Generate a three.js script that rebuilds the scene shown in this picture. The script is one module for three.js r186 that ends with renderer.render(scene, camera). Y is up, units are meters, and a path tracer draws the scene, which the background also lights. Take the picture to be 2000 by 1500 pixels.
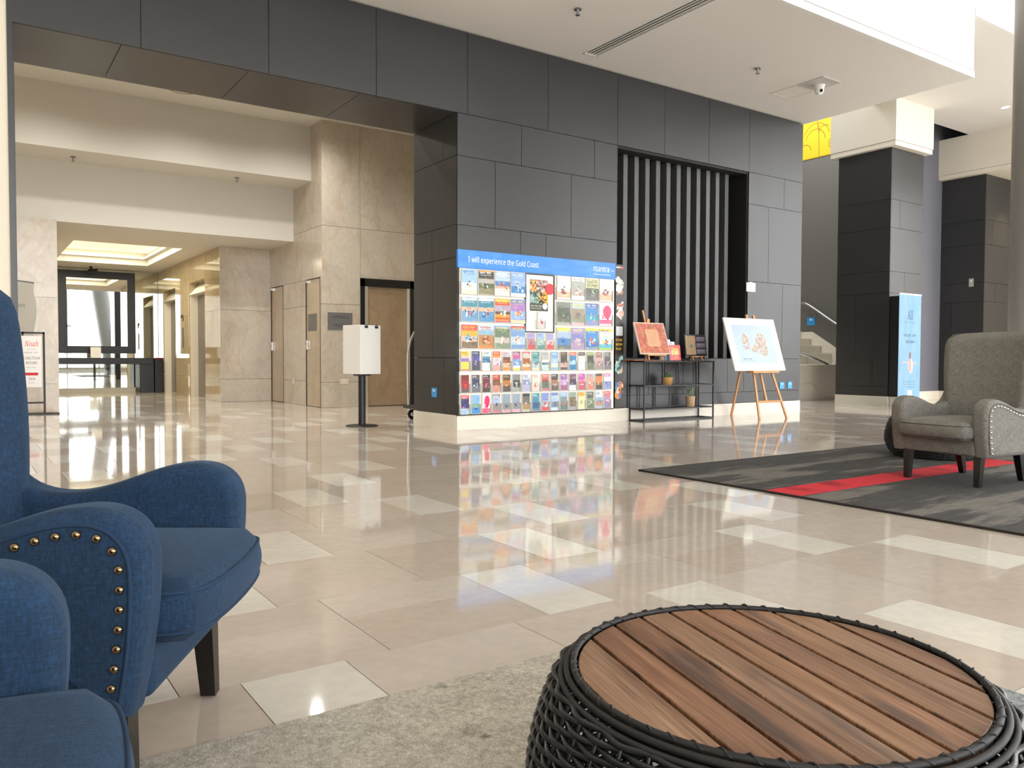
import * as THREE from 'three';
import { RoundedBoxGeometry } from 'three/addons/geometries/RoundedBoxGeometry.js';
import { mergeGeometries, mergeVertices } from 'three/addons/utils/BufferGeometryUtils.js';
import { RectAreaLightUniformsLib } from 'three/addons/lights/RectAreaLightUniformsLib.js';

// ------------------------------------------------------------------ camera, sky, light, exposure
RectAreaLightUniformsLib.init();
const scene = new THREE.Scene();
const camera = new THREE.PerspectiveCamera(2 * Math.atan(750 / 1563.1) * 180 / Math.PI, 2000 / 1500, 0.05, 200);
camera.position.set(0, 0.8, 0);
camera.rotation.set(-0.0320385, -0.601886, 0.0028975, 'YXZ');
const renderer = new THREE.WebGLRenderer({ antialias: true });
renderer.toneMapping = THREE.LinearToneMapping;
renderer.toneMappingExposure = 0.98;
renderer.shadowMap.enabled = true;
scene.background = new THREE.Color(1, 1, 1);          // bright overcast sky
scene.backgroundIntensity = 4.0;
const WIN_Z = 12.0, WIN_X = 18.2, DAY = 4.0;
// daylight of the glazed walls behind the camera and at the right, one light per glazed bay
const daylight = (x, z, tx, tz, w, I = DAY) => { const l = new THREE.RectAreaLight(new THREE.Color(0.97, 0.985, 1), I, w, 5.6); l.name = 'daylight'; l.position.set(x, 3.2, z); l.lookAt(tx, 3.2, tz); scene.add(l); };
for (let k = 0; k < 4; k++) daylight(-4.9 + k * 6.6, WIN_Z - 0.2, -4.9 + k * 6.6, -5, 6.2);
for (let k = 0; k < 3; k++) daylight(WIN_X - 0.2, -2.3 + k * 5.7, 0, -2.3 + k * 5.7, 5.4, 2.4);

// ------------------------------------------------------------------ helpers
let seed = 12345;
const rnd = () => { seed = (seed + 0x6d2b79f5) | 0; let t = Math.imul(seed ^ (seed >>> 15), 1 | seed); t = (t + Math.imul(t ^ (t >>> 7), 61 | t)) ^ t; return ((t ^ (t >>> 14)) >>> 0) / 4294967296; };
const rr = (a, b) => a + (b - a) * rnd();
const taken = {};
const numbered = (n) => { const k = taken[n] = (taken[n] ?? -1) + 1; return k ? n + '_' + String(k).padStart(3, '0') : n; };
const V = (x, y, z) => new THREE.Vector3(x, y, z);
const std = (color, roughness = 0.6, o = {}) => new THREE.MeshStandardMaterial({ color, roughness, ...o });
const phy = (color, roughness = 0.6, o = {}) => new THREE.MeshPhysicalMaterial({ color, roughness, ...o });
function mesh(name, geo, mat, parent = scene) {
  const m = new THREE.Mesh(geo, mat); m.name = parent === scene ? numbered(name) : name;
  m.castShadow = m.receiveShadow = true; parent.add(m); return m;
}
function tag(o, label, category, group, kind) {
  o.userData.label = label; if (category) o.userData.category = category;
  if (group) o.userData.group = group; if (kind) o.userData.kind = kind; return o;
}
function thing(name, label, category, pos = [0, 0, 0], turn = 0, group, kind) {
  const g = new THREE.Group(); g.name = numbered(name); g.position.set(...pos); g.rotation.y = turn; scene.add(g);
  return tag(g, label, category, group, kind);
}
const structure = (name, label, category) => thing(name, label, category, [0, 0, 0], 0, undefined, 'structure');
// uv in metres from position and normal
function uvm(g, ox = 0, oy = 0) {
  if (g.index) g = g.toNonIndexed();
  const p = g.attributes.position, n = g.attributes.normal, uv = new Float32Array(p.count * 2);
  for (let i = 0; i < p.count; i++) {
    const ax = Math.abs(n.getX(i)), ay = Math.abs(n.getY(i)), az = Math.abs(n.getZ(i)), x = p.getX(i), y = p.getY(i), z = p.getZ(i);
    const [u, v] = ay >= ax && ay >= az ? [x, z] : ax >= az ? [z, y] : [x, y];
    uv[i * 2] = u + ox; uv[i * 2 + 1] = v + oy;
  }
  g.setAttribute('uv', new THREE.BufferAttribute(uv, 2)); return g;
}
// box from corner to corner
const bx = (x0, x1, y0, y1, z0, z1) => uvm(new THREE.BoxGeometry(Math.abs(x1 - x0), Math.abs(y1 - y0), Math.abs(z1 - z0)).translate((x0 + x1) / 2, (y0 + y1) / 2, (z0 + z1) / 2));
const rbx = (x0, x1, y0, y1, z0, z1, r = 0.004, s = 2) => new RoundedBoxGeometry(Math.abs(x1 - x0), Math.abs(y1 - y0), Math.abs(z1 - z0), s, r).translate((x0 + x1) / 2, (y0 + y1) / 2, (z0 + z1) / 2);
const cyl = (r0, r1, h, x, y, z, s = 24) => new THREE.CylinderGeometry(r1, r0, h, s).translate(x, y + h / 2, z);
function bar(a, b, r, s = 8, r2 = r) {
  const d = b.clone().sub(a), g = new THREE.CylinderGeometry(r2, r, d.length(), s);
  return g.applyQuaternion(new THREE.Quaternion().setFromUnitVectors(V(0, 1, 0), d.clone().normalize())).translate((a.x + b.x) / 2, (a.y + b.y) / 2, (a.z + b.z) / 2);
}
function plankBar(a, b, w, t) {   // square-section bar
  const d = b.clone().sub(a), g = new THREE.BoxGeometry(w, d.length(), t);
  return g.applyQuaternion(new THREE.Quaternion().setFromUnitVectors(V(0, 1, 0), d.clone().normalize())).translate((a.x + b.x) / 2, (a.y + b.y) / 2, (a.z + b.z) / 2);
}
const tube = (pts, r, n = 24, s = 6, closed = false) => new THREE.TubeGeometry(new THREE.CatmullRomCurve3(pts, closed), n, r, s, closed);
const merge = (l) => mergeGeometries(l.map((g) => { const q = g.index ? g.toNonIndexed() : g.clone(); for (const k of Object.keys(q.attributes)) if (!['position', 'normal', 'uv'].includes(k)) q.deleteAttribute(k); return q; }));

// ------------------------------------------------------------------ procedural textures
const hash = (x, y, s) => { let h = Math.imul(x, 374761393) + Math.imul(y, 668265263) + Math.imul(s, 974634777); h = Math.imul(h ^ (h >>> 13), 1274126177); return ((h ^ (h >>> 16)) >>> 0) / 4294967296; };
function vn(x, y, px, py, s) {   // tileable value noise
  const ix = Math.floor(x), iy = Math.floor(y), fx = x - ix, fy = y - iy, u = fx * fx * (3 - 2 * fx), v = fy * fy * (3 - 2 * fy), m = (a, b) => ((a % b) + b) % b;
  const a = hash(m(ix, px), m(iy, py), s), b = hash(m(ix + 1, px), m(iy, py), s), c = hash(m(ix, px), m(iy + 1, py), s), d = hash(m(ix + 1, px), m(iy + 1, py), s);
  return (a + (b - a) * u) * (1 - v) + (c + (d - c) * u) * v;
}
const fbm = (u, v, fx, fy, o, s) => { let t = 0, a = 0.5, n = 0; for (let k = 0; k < o; k++) { t += a * vn(u * fx, v * fy, fx, fy, s + k); n += a; a *= 0.5; fx *= 2; fy *= 2; } return t / n; };
function dataTex(w, h, f, metres, srgb = true) {
  const d = new Uint8Array(w * h * 4);
  for (let y = 0; y < h; y++) for (let x = 0; x < w; x++) { const c = f(x / w, y / h), i = (y * w + x) * 4; for (let k = 0; k < 3; k++) d[i + k] = Math.max(0, Math.min(255, (Array.isArray(c) ? c[k] : c))); d[i + 3] = 255; }
  const t = new THREE.DataTexture(d, w, h); t.wrapS = t.wrapT = THREE.RepeatWrapping; t.magFilter = THREE.LinearFilter; t.repeat.set(1 / metres[0], 1 / metres[1]);
  if (srgb) t.colorSpace = THREE.SRGBColorSpace; t.needsUpdate = true; return t;
}
function canvasTex(w, h, draw) {
  const c = document.createElement('canvas'); c.width = w; c.height = h; const x = c.getContext('2d'); draw(x, w, h);
  const t = new THREE.CanvasTexture(c); t.colorSpace = THREE.SRGBColorSpace; return t;
}
const lerp = (a, b, t) => a.map((x, i) => x + (b[i] - x) * t);

const texWeave = dataTex(256, 256, (u, v) => {
  const th = 0.5 + 0.5 * Math.sin(u * Math.PI * 2 * 64) * Math.sin(v * Math.PI * 2 * 64), n = hash(Math.floor(u * 256), Math.floor(v * 256), 3), m = fbm(u, v, 60, 14, 2, 5), q = fbm(u, v, 14, 60, 2, 9);
  return 150 + 45 * (th - 0.5) + 60 * (n - 0.5) + 70 * (m - 0.5) + 60 * (q - 0.5) + 40;
}, [0.13, 0.13]);
const texWeaveBump = dataTex(256, 256, (u, v) => 128 + 70 * Math.sin(u * Math.PI * 2 * 64) * Math.sin(v * Math.PI * 2 * 64) + 90 * (fbm(u, v, 64, 64, 2, 21) - 0.5), [0.13, 0.13], false);
const texMarble = dataTex(1024, 1024, (u, v) => {
  const w = fbm(u, v, 3, 3, 5, 31), a = fbm(u + 0.35 * w, v + 0.2 * w, 7, 2, 5, 40), r = 1 - Math.abs(2 * a - 1), vein = Math.pow(r, 14), c = fbm(u, v, 4, 3, 5, 50), f = fbm(u, v, 90, 50, 2, 60);
  let k = lerp([214, 203, 186], [196, 187, 172], c * 1.3 - 0.1); k = lerp(k, [190, 166, 142], Math.min(1, vein * 0.5)); k = lerp(k, [172, 164, 150], Math.pow(1 - Math.abs(2 * w - 1), 18) * 0.3);
  return k.map((x) => x + 14 * (f - 0.5));
}, [2.6, 2.6]);
const texStreak = dataTex(512, 512, (u, v) => 140 + 16 * (fbm(u, v, 60, 3, 3, 71) - 0.5) + 22 * (fbm(u, v, 3, 3, 3, 75) - 0.5), [1.6, 1.6], false);
const texPeel = dataTex(512, 512, (u, v) => 255 * fbm(u, v, 48, 48, 3, 81), [1.2, 1.2], false);
const texTile = dataTex(512, 512, (u, v) => 238 + 11 * (fbm(u, v, 3, 5, 4, 91) - 0.5) + 12 * (fbm(u, v, 40, 40, 2, 95) - 0.5), [1.1, 1.1]);
const texRugA = dataTex(1024, 1024, (u, v) => {
  const n = hash(Math.floor(u * 1024), Math.floor(v * 1024), 7), f = fbm(u, v, 180, 180, 2, 101), m = fbm(u, v, 24, 24, 3, 105), l = fbm(u, v, 4, 4, 3, 109), st = Math.max(0, fbm(u, v, 34, 34, 3, 113) - 0.72) * 4;
  let k = lerp([184, 174, 157], [174, 171, 161], l); const d = 54 * (n - 0.5) + 44 * (f - 0.5) + 26 * (m - 0.5) - 60 * st; return k.map((x) => x + d);
}, [1.9, 1.9]);
const texRugB = dataTex(512, 512, (u, v) => { const d = 70 * (hash(Math.floor(u * 512), Math.floor(v * 512), 17) - 0.5) + 60 * (fbm(u, v, 90, 90, 2, 131) - 0.5) + 40 * (fbm(u, v, 6, 6, 3, 135) - 0.5); return [142 + d, 148 + d, 150 + d]; }, [1, 1]);
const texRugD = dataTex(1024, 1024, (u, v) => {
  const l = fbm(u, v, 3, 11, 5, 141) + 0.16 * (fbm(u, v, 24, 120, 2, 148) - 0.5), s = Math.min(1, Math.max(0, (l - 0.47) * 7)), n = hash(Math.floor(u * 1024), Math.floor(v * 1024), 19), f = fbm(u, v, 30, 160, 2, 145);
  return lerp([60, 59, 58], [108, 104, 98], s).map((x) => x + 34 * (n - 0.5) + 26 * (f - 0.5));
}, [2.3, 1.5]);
const texRugR = dataTex(512, 512, (u, v) => { const s = Math.min(1, Math.max(0, (fbm(u, v, 5, 2, 4, 151) - 0.45) * 9)), n = hash(Math.floor(u * 512), Math.floor(v * 512), 23); return lerp([150, 12, 26], [206, 40, 52], s).map((x) => x + 26 * (n - 0.5)); }, [1.6, 1.6]);
const texPile = dataTex(512, 512, (u, v) => 255 * (0.5 * hash(Math.floor(u * 512), Math.floor(v * 512), 29) + 0.5 * fbm(u, v, 120, 120, 2, 161)), [0.6, 0.6], false);
const texWood = dataTex(512, 1024, (u, v) => {   // grain runs along v
  const w = fbm(u, v, 3, 2, 3, 171), g = fbm(u + 0.08 * w, v, 46, 3, 3, 175), b = fbm(u + 0.15 * w, v, 9, 2, 3, 181), dk = Math.max(0, fbm(u + 0.1 * w, v, 8, 3, 3, 187) - 0.6) * 3.4, fine = fbm(u, v, 160, 10, 2, 191);
  let k = lerp([152, 116, 88], [114, 84, 64], Math.min(1, Math.max(0, b * 1.5 - 0.25))); k = lerp(k, [76, 58, 52], Math.min(0.8, dk)); const d = 44 * (g - 0.5) + 46 * (fine - 0.5); return k.map((x) => x + d);
}, [0.34, 0.68]);

// ------------------------------------------------------------------ materials
const M = {
  panel: phy(0x323233, 0.34, { bumpMap: texPeel, bumpScale: 0.00012, roughnessMap: texStreak.clone() }),
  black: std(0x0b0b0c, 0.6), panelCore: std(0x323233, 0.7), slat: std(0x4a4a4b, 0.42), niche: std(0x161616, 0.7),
  ceiling: std(0xefece6, 0.85), white: std(0xf3f2ee, 0.7), cream: std(0xe9e2d2, 0.6), baseboard: std(0xeae4d6, 0.35), wallCream: std(0xe2d9c6, 0.8),
  bulk: std(0xdedad0, 0.8), marble: phy(0xffffff, 0.16, { map: texMarble }), marbleDoor: phy(0xf4ece0, 0.28, { map: texMarble }),
  tileA: phy(0xdacdc0, 0.05, { map: texTile }), tileB: phy(0xd6c8ba, 0.05, { map: texTile }), tileC: phy(0xddd1c5, 0.05, { map: texTile }), tileW: phy(0xf4f0e6, 0.06, { map: texTile }), tileW2: phy(0xf0eadf, 0.06, { map: texTile }),
  grout: std(0x3a342d, 0.9), greyWall: std(0x6b6862, 0.7), blueGrey: std(0x70717a, 0.6), chrome: std(0xd8d8d8, 0.18, { metalness: 1 }), steel: std(0xa9a9ab, 0.3, { metalness: 1 }), brushed: std(0x9c9894, 0.36, { metalness: 1 }),
  mirror: std(0xdfe3dc, 0.02, { metalness: 1 }), blackGloss: std(0x0b0b0c, 0.4), darkLeg: std(0x15110f, 0.28), blackMetal: std(0x17171a, 0.45), pine: std(0xd29a66, 0.5), pineDark: std(0x9c5a30, 0.5),
  blueFab: phy(0x1f4468, 0.92, { map: texWeave, bumpMap: texWeaveBump, bumpScale: 0.0007, sheen: 0.35, sheenColor: new THREE.Color(0.25, 0.4, 0.6), sheenRoughness: 0.6 }),
  greyFab: phy(0xa39f97, 0.9, { map: texWeave, bumpMap: texWeaveBump, bumpScale: 0.0004, sheen: 0.3, sheenColor: new THREE.Color(0.5, 0.5, 0.48), sheenRoughness: 0.6 }),
  bluePiping: std(0x142f4b, 0.9), greyPiping: std(0x55524d, 0.9), brass: std(0x8f7a5e, 0.25, { metalness: 1 }), silver: std(0xcfcac0, 0.2, { metalness: 1 }),
  rattan: std(0x17181b, 0.38), rope: std(0x1c1b1c, 0.6), paper: std(0xf5f4f0, 0.7), blueFilm: std(0x3aa4f2, 0.35), plate: std(0xded6c4, 0.4), signGrey: std(0x6d6e6c, 0.45),
  glass: phy(0xffffff, 0, { transmission: 1, thickness: 0, ior: 1.5 }), whiteBox: std(0xf1efe9, 0.45), leaf: std(0x5d7a4c, 0.6), leafGrey: std(0x9aa88a, 0.6), pot: std(0xc79a5c, 0.8), potPale: std(0xc8a884, 0.8), soil: std(0x3b2c20, 1),
};
M.panel.roughnessMap = texStreak; M.panel.roughness = 0.6;
const woods = [0xffffff, 0xf0e0d6, 0xe0d2c8, 0xfff6ea].map((c) => phy(c, 0.42, { map: texWood }));

// ------------------------------------------------------------------ floor and its tiles
const floor = structure('floor', 'polished beige stone tile floor with scattered white half tiles', 'floor');
mesh('screed', bx(-9, 19, -0.25, -0.012, -20.6, WIN_Z + 0.1), M.grout, floor);
{
  const u = 0.2728, P = 5 * u, gap = 0.0028, yb = -0.012;
  const mk = (w, d, k) => uvm(new THREE.BoxGeometry(w - gap, 0.012, d - gap).translate(0, yb + 0.006, 0), 0.37 * k, 0.61 * k);
  const cache = {}; const geo = (w, d, k) => cache[[w.toFixed(4), d.toFixed(4), k]] ??= mk(w, d, k);
  const shift = [0.55, 0.137, 0.55, 0.96], all = [], zj = -2.301;
  const inView = (x, z) => { const p = V(x, 0, z).project(camera); return p.z < 1 && Math.abs(p.x) < 1.05 && Math.abs(p.y) < 1.05; };
  camera.updateMatrixWorld(); camera.updateProjectionMatrix();
  for (let r = -16; r < 35; r++) {
    const z1 = -1.43 - r * 2 * u, z0 = z1 - 2 * u, s = shift[((r % 4) + 4) % 4];
    const spans = z0 < zj && z1 > zj ? [[z0, zj], [zj, z1]] : [[z0, z1]];
    for (let c = Math.floor((-9 - s) / P); c <= Math.ceil(19 / P); c++) {
      const x = c * P + s;
      for (const [a, w, kind] of [[x, u, 'w'], [x + u, 2 * u, 'b'], [x + 3 * u, 2 * u, 'b']]) for (const [q0, q1] of spans) {
        const cx = a + w / 2, cz = (q0 + q1) / 2; if (cx < -8.8 || cx > 18.8 || cz < -20.3 || cz > 6.9) continue;
        all.push({ cx, cz, w, d: q1 - q0, kind, seen: inView(cx, cz), dist: Math.hypot(cx, cz) });
      }
    }
  }
  all.sort((a, b) => (b.seen - a.seen) || (a.dist - b.dist));
  const rest = { w: [], b: [] };
  all.forEach((t, i) => {
    const k = Math.floor(rnd() * 4), g = geo(t.w, t.d, k), m = t.kind === 'w' ? [M.tileW, M.tileW2][k % 2] : [M.tileA, M.tileB, M.tileC, M.tileA][k];
    if (i < 296 && t.seen) mesh('tile', g, m, floor).position.set(t.cx, 0, t.cz);
    else rest[t.kind].push(g.clone().translate(t.cx, 0, t.cz));
  });
  for (const [k, m] of [['w', M.tileW], ['b', M.tileA]]) mesh(k === 'w' ? 'white_tiles' : 'beige_tiles', merge(rest[k]), m, floor).userData.kind = 'stuff';
}

// ------------------------------------------------------------------ dark panelled wall, fascia, soffit, niche
const ZW = -7.67, XR = 10.66, G = 0.006, TP = 0.022;
const wallBack = structure('wall_back', 'tall wall of dark charcoal panels beside the lift lobby opening', 'wall');
mesh('core', merge([bx(4.56, 6.878, 0, 4.408, ZW - 0.03, -8.68), bx(9.411, XR - 0.03, 0, 4.408, ZW - 0.03, -8.68), bx(6.878, 9.411, 0, 0.80, ZW - 0.03, -8.68), bx(6.878, 9.411, 3.49, 4.408, ZW - 0.03, -8.68), bx(6.878, 9.411, 0.8, 3.49, -8.1, -8.68)]), M.panelCore, wallBack);
const pz = (x0, x1, y0, y1, z = ZW) => mesh('panel', bx(x0 + G / 2, x1 - G / 2, y0 + G / 2, y1 - G / 2, z, z - TP), M.panel, wallBack);
function row(y0, y1, xs) { for (let i = 0; i + 1 < xs.length; i++) pz(xs[i], xs[i + 1], y0, y1); }
row(3.5, 4.388, [4.661, 5.778, 6.878, 7.71, 8.563, 9.411, XR]);
row(3.035, 3.5, [4.53, 5.394, 6.501, 6.878]); row(2.277, 3.035, [4.53, 5.029, 6.134, 6.878]); row(1.92, 2.277, [4.53, 5.383, 5.752, 6.878]);
row(0.805, 1.92, [4.53, 5.03, 6.13, 6.878]); row(0.165, 0.805, [4.53, 5.4, 6.5, 6.878]);
row(0.325, 0.805, [6.878, 7.45, 8.1, 8.996, 9.35, XR]); row(0.165, 0.325, [6.878, 7.9, 8.708, 9.805, XR]);
row(3.045, 3.5, [9.411, 10.221, XR]); row(1.93, 3.045, [9.411, 9.867, XR]); row(0.805, 1.93, [9.411, 10.211, XR]);
// return into the opening (faces -x) and the end by the stairs (faces +x)
const px = (z0, z1, y0, y1, x = 4.53, s = 1) => mesh('panel', bx(x, x + s * TP, y0 + G / 2, y1 - G / 2, z0 - G / 2, z1 + G / 2), M.panel, wallBack);
for (const [y0, y1, zs] of [[3.04, 3.5, [-7.69, -7.98, -8.7]], [2.28, 3.04, [-7.69, -8.7]], [1.92, 2.28, [-7.69, -8.25, -8.7]], [0.805, 1.92, [-7.69, -8.236, -8.7]], [0.165, 0.805, [-7.69, -7.96, -8.7]]])
  for (let i = 0; i + 1 < zs.length; i++) px(zs[i], zs[i + 1], y0, y1);
for (const [y0, y1] of [[0.165, 1.93], [1.93, 3.045], [3.045, 4.4]]) px(-7.69, -8.7, y0, y1, XR, -1);
// niche with vertical slats
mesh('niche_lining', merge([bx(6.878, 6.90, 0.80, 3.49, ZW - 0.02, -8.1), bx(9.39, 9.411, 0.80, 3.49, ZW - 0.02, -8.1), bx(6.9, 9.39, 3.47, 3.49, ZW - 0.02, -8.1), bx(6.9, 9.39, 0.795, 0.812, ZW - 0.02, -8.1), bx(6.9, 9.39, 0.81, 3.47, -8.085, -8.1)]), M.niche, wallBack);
{ const g = bx(-0.037, 0.037, 0.812, 3.47, 0, -0.12); for (let k = 0; k < 11; k++) mesh('slat', g, M.slat, wallBack).position.set(7.20 + k * 0.1972, 0, -7.87); }

const fascia = structure('trim_1', 'dark panelled fascia and soffit spanning the lift lobby opening', 'fascia');
mesh('core', bx(0.38, 4.56, 3.53, 4.408, ZW - 0.03, -8.68), M.panelCore, fascia);
{ const xs = [0.36, 1.33, 2.45, 3.563, 4.661]; for (let i = 0; i < 4; i++) mesh('panel', bx(xs[i] + G / 2, xs[i + 1] - G / 2, 3.503, 4.385, ZW, ZW - TP), M.panel, fascia);
  const ss = [0.36, 1.177, 2.272, 3.4, 4.53]; for (let i = 0; i < 4; i++) mesh('soffit_panel', bx(ss[i] + G / 2, ss[i + 1] - G / 2, 3.5, 3.525, ZW - 0.026, -8.70), M.panel, fascia); }
mesh('jamb_strip', merge([bx(0.335, 0.375, 0.18, 4.4, ZW + 0.01, ZW - 0.06), bx(0.36, 0.385, 0.18, 3.5, ZW - 0.06, -8.7)]), M.panel, fascia);

const wallLeft = structure('wall_left', 'cream painted wall left of the lift lobby opening', 'wall');
mesh('plaster', bx(-8.2, 0.335, 0, 6.6, ZW, -8.7), M.wallCream, wallLeft);
const bbs = structure('baseboard_back', 'cream stone baseboard running under the dark panelled wall', 'baseboard');
mesh('front_run', bx(4.525, XR + 0.005, 0, 0.163, ZW + 0.006, ZW - 0.03), M.baseboard, bbs);
mesh('return_run', bx(4.522, 4.555, 0, 0.163, ZW - 0.03, -8.705), M.baseboard, bbs);
mesh('end_run', bx(XR - 0.03, XR + 0.006, 0, 0.163, ZW - 0.03, -8.705), M.baseboard, bbs);
tag(mesh('baseboard_left', bx(-8, 0.37, 0, 0.18, ZW + 0.012, ZW - 0.01), M.baseboard), 'cream baseboard under the painted wall behind the blue armchairs', 'baseboard', undefined, 'structure');

// ------------------------------------------------------------------ ceilings
const YC = 4.41;
const ceil = structure('ceiling', 'low pale grey ceiling slab in front of the dark panelled wall', 'ceiling');
// the slab is built round the slot of the air vent
mesh('slab', merge([bx(-8.2, 6.122, YC, YC + 0.3, -5.252, -7.78), bx(6.31, 10.735, YC, YC + 0.3, -5.252, -7.78), bx(6.122, 6.31, YC, YC + 0.3, -7.42, -7.78), bx(6.122, 6.31, YC + 0.28, YC + 0.3, -5.252, -7.42)]), M.ceiling, ceil);
mesh('edge_upstand', bx(10.72, 10.74, YC + 0.3, 5.2, -5.24, -7.67), M.white, ceil);
const f2 = structure('trim_2', 'bright white fascia rising above the edge of the low ceiling', 'fascia');
mesh('face', merge([bx(-8.2, 10.74, YC + 0.098, 7.0, -5.21, -5.25), bx(10.74, 18.2, 5.298, 7.0, -5.21, -5.25), bx(-8.2, 10.74, YC + 0.005, YC + 0.098, -5.24, -5.25), bx(10.74, 18.2, 5.205, 5.298, -5.24, -5.25)]), M.white, f2);
mesh('drip_edge', merge([bx(-8.2, 10.745, YC - 0.002, YC + 0.082, -5.20, -5.25), bx(10.745, 18.2, 5.198, 5.282, -5.20, -5.25)]), M.white, f2);
const upper = structure('ceiling_upper', 'higher beige ceiling over the pillars at the right', 'ceiling');
mesh('slab', bx(10.74, 18.2, 5.2, 5.5, -5.25, -7.97), M.ceiling, upper);
const atr = structure('ceiling_atrium', 'tall white ceiling over the lounge seating', 'ceiling');
mesh('slab', bx(-8.2, 18.4, 7.0, 7.25, WIN_Z + 0.3, -7.98), M.white, atr);
// side walls of the tall hall and the glazed wall behind the camera
tag(mesh('wall_side', bx(-8.4, -8.2, 0, 7.25, WIN_Z + 0.3, -20.6), M.wallCream), 'cream plaster wall closing the left side of the hall', 'wall', undefined, 'structure');
tag(mesh('wall_right', merge([bx(18.2, 18.4, 0, 7.25, -5.3, -20.6), bx(18.2, 18.4, 6.4, 7.25, WIN_Z + 0.3, -5.3), bx(18.2, 18.4, 0, 0.12, WIN_Z + 0.3, -5.3)]), M.wallCream), 'cream plaster wall round the glazing at the right of the hall', 'wall', undefined, 'structure');
{
  const x0 = -8.2, w = 6.6, sill = 0.12, head = 6.4;
  tag(mesh('wall_front', merge([bx(-8.2, 18.2, head, 7.0, WIN_Z, WIN_Z + 0.25), bx(-8.2, 18.2, 0, sill, WIN_Z, WIN_Z + 0.25)]), M.wallCream), 'plaster strips above and below the glazed entrance wall', 'wall', undefined, 'structure');
  for (let k = 0; k < 4; k++) {
    const g = structure('window_' + (k + 1), ['glazed bay at the left end of the entrance wall', 'glazed bay left of the middle in the entrance wall', 'glazed bay right of the middle in the entrance wall', 'glazed bay at the right end of the entrance wall'][k], 'window');
    const a = x0 + k * w, b = a + w, fr = [];
    for (const x of [a, a + w / 4, a + w / 2, a + 3 * w / 4, b]) fr.push(bx(x - 0.03, x + 0.03, sill, head, WIN_Z + 0.02, WIN_Z + 0.14));
    for (const y of [sill + 0.03, 2.6, head - 0.03]) fr.push(bx(a, b, y - 0.03, y + 0.03, WIN_Z + 0.03, WIN_Z + 0.13));
    mesh('frame', merge(fr), M.blackMetal, g);
    for (let i = 0; i < 4; i++) for (const [y0, y1] of [[sill + 0.06, 2.57], [2.63, head - 0.06]]) mesh('pane', bx(a + i * w / 4 + 0.03, a + (i + 1) * w / 4 - 0.03, y0, y1, WIN_Z + 0.075, WIN_Z + 0.083), M.glass, g);
  }
  for (let k = 0; k < 3; k++) {
    const g = structure('window_' + (k + 5), ['glazed bay of the right wall nearest the pillars', 'glazed bay in the middle of the right wall', 'glazed bay of the right wall nearest the entrance'][k], 'window');
    const w2 = 5.75, a = -5.3 + k * w2, b = a + w2, fr = [];
    for (const z of [a, a + w2 / 4, a + w2 / 2, a + 3 * w2 / 4, b]) fr.push(bx(18.22, 18.34, sill, head, z - 0.03, z + 0.03));
    for (const y of [sill + 0.03, 2.6, head - 0.03]) fr.push(bx(18.23, 18.33, y - 0.03, y + 0.03, a, b));
    mesh('frame', merge(fr), M.blackMetal, g);
    for (let i = 0; i < 4; i++) for (const [y0, y1] of [[sill + 0.06, 2.57], [2.63, head - 0.06]]) mesh('pane', bx(18.275, 18.283, y0, y1, a + i * w2 / 4 + 0.03, a + (i + 1) * w2 / 4 - 0.03), M.glass, g);
  }
  tag(mesh('side_street', bx(18.4, 60, -0.3, -0.02, WIN_Z + 0.3, -30), std(0xb9b4aa, 0.9)), 'pale paving outside the right glazed wall', 'paving', undefined, 'structure');
  tag(mesh('forecourt', bx(-40, 50, -0.3, -0.02, WIN_Z + 0.3, 60), std(0xb9b4aa, 0.9)), 'pale paved forecourt outside the glazed entrance wall', 'paving', undefined, 'structure');
}

// ------------------------------------------------------------------ vestibule and lift lobby
const vest = structure('ceiling_vestibule', 'stepped cream ceiling and bulkheads before the lift lobby', 'ceiling');
mesh('high_slab', bx(-1.7, 6.6, 4.55, 4.8, -8.66, -12.66), M.bulk, vest);
mesh('step_one', bx(-1.7, 4.72, 3.67, 4.8, -12.65, -13.51), M.bulk, vest);
mesh('step_two', bx(-1.7, 4.72, 2.79, 4.8, -13.5, -15.55), M.bulk, vest);
mesh('lobby_slab', merge([bx(1.0, 1.6, 2.79, 3.2, -15.55, -20.5), bx(3.36, 4.3, 2.79, 3.2, -15.55, -20.5), bx(1.6, 3.36, 2.79, 3.2, -18.95, -20.5)]), M.bulk, vest);
const coffWarm = std(0xfff0d2, 0.8, { emissive: new THREE.Color(1.0, 0.86, 0.6), emissiveIntensity: 0.8 });
mesh('coffer_step', merge([bx(1.58, 1.68, 2.92, 2.96, -15.5, -19.0), bx(3.28, 3.38, 2.92, 2.96, -15.5, -19.0), bx(1.6, 3.36, 2.92, 2.96, -15.5, -15.64), bx(1.6, 3.36, 2.92, 2.96, -18.86, -19.0)]), M.bulk, vest);
const cof = thing('cove_light', 'glowing warm recessed ceiling coffer in the lift lobby', 'light');
mesh('light_diffuser', bx(1.58, 3.38, 3.06, 3.10, -15.5, -19.0), coffWarm, cof);
{ const l = new THREE.RectAreaLight(new THREE.Color(1, 0.94, 0.74), 6, 1.5, 3.1); l.name = 'cove_lamp'; l.position.set(2.48, 3.04, -17.25); l.lookAt(2.48, 0, -17.25); scene.add(l); }
{ const g = thing('lobby_downlight', 'cluster of three small downlights in the lobby coffer', 'light'); for (let k = 0; k < 3; k++) mesh('light_lens', cyl(0.045, 0.045, 0.012, 2.2 + k * 0.14, 3.048, -17.5, 16), std(0xffffff, 0.4, { emissive: new THREE.Color(1, 0.95, 0.85), emissiveIntensity: 2 }), g); }

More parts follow.
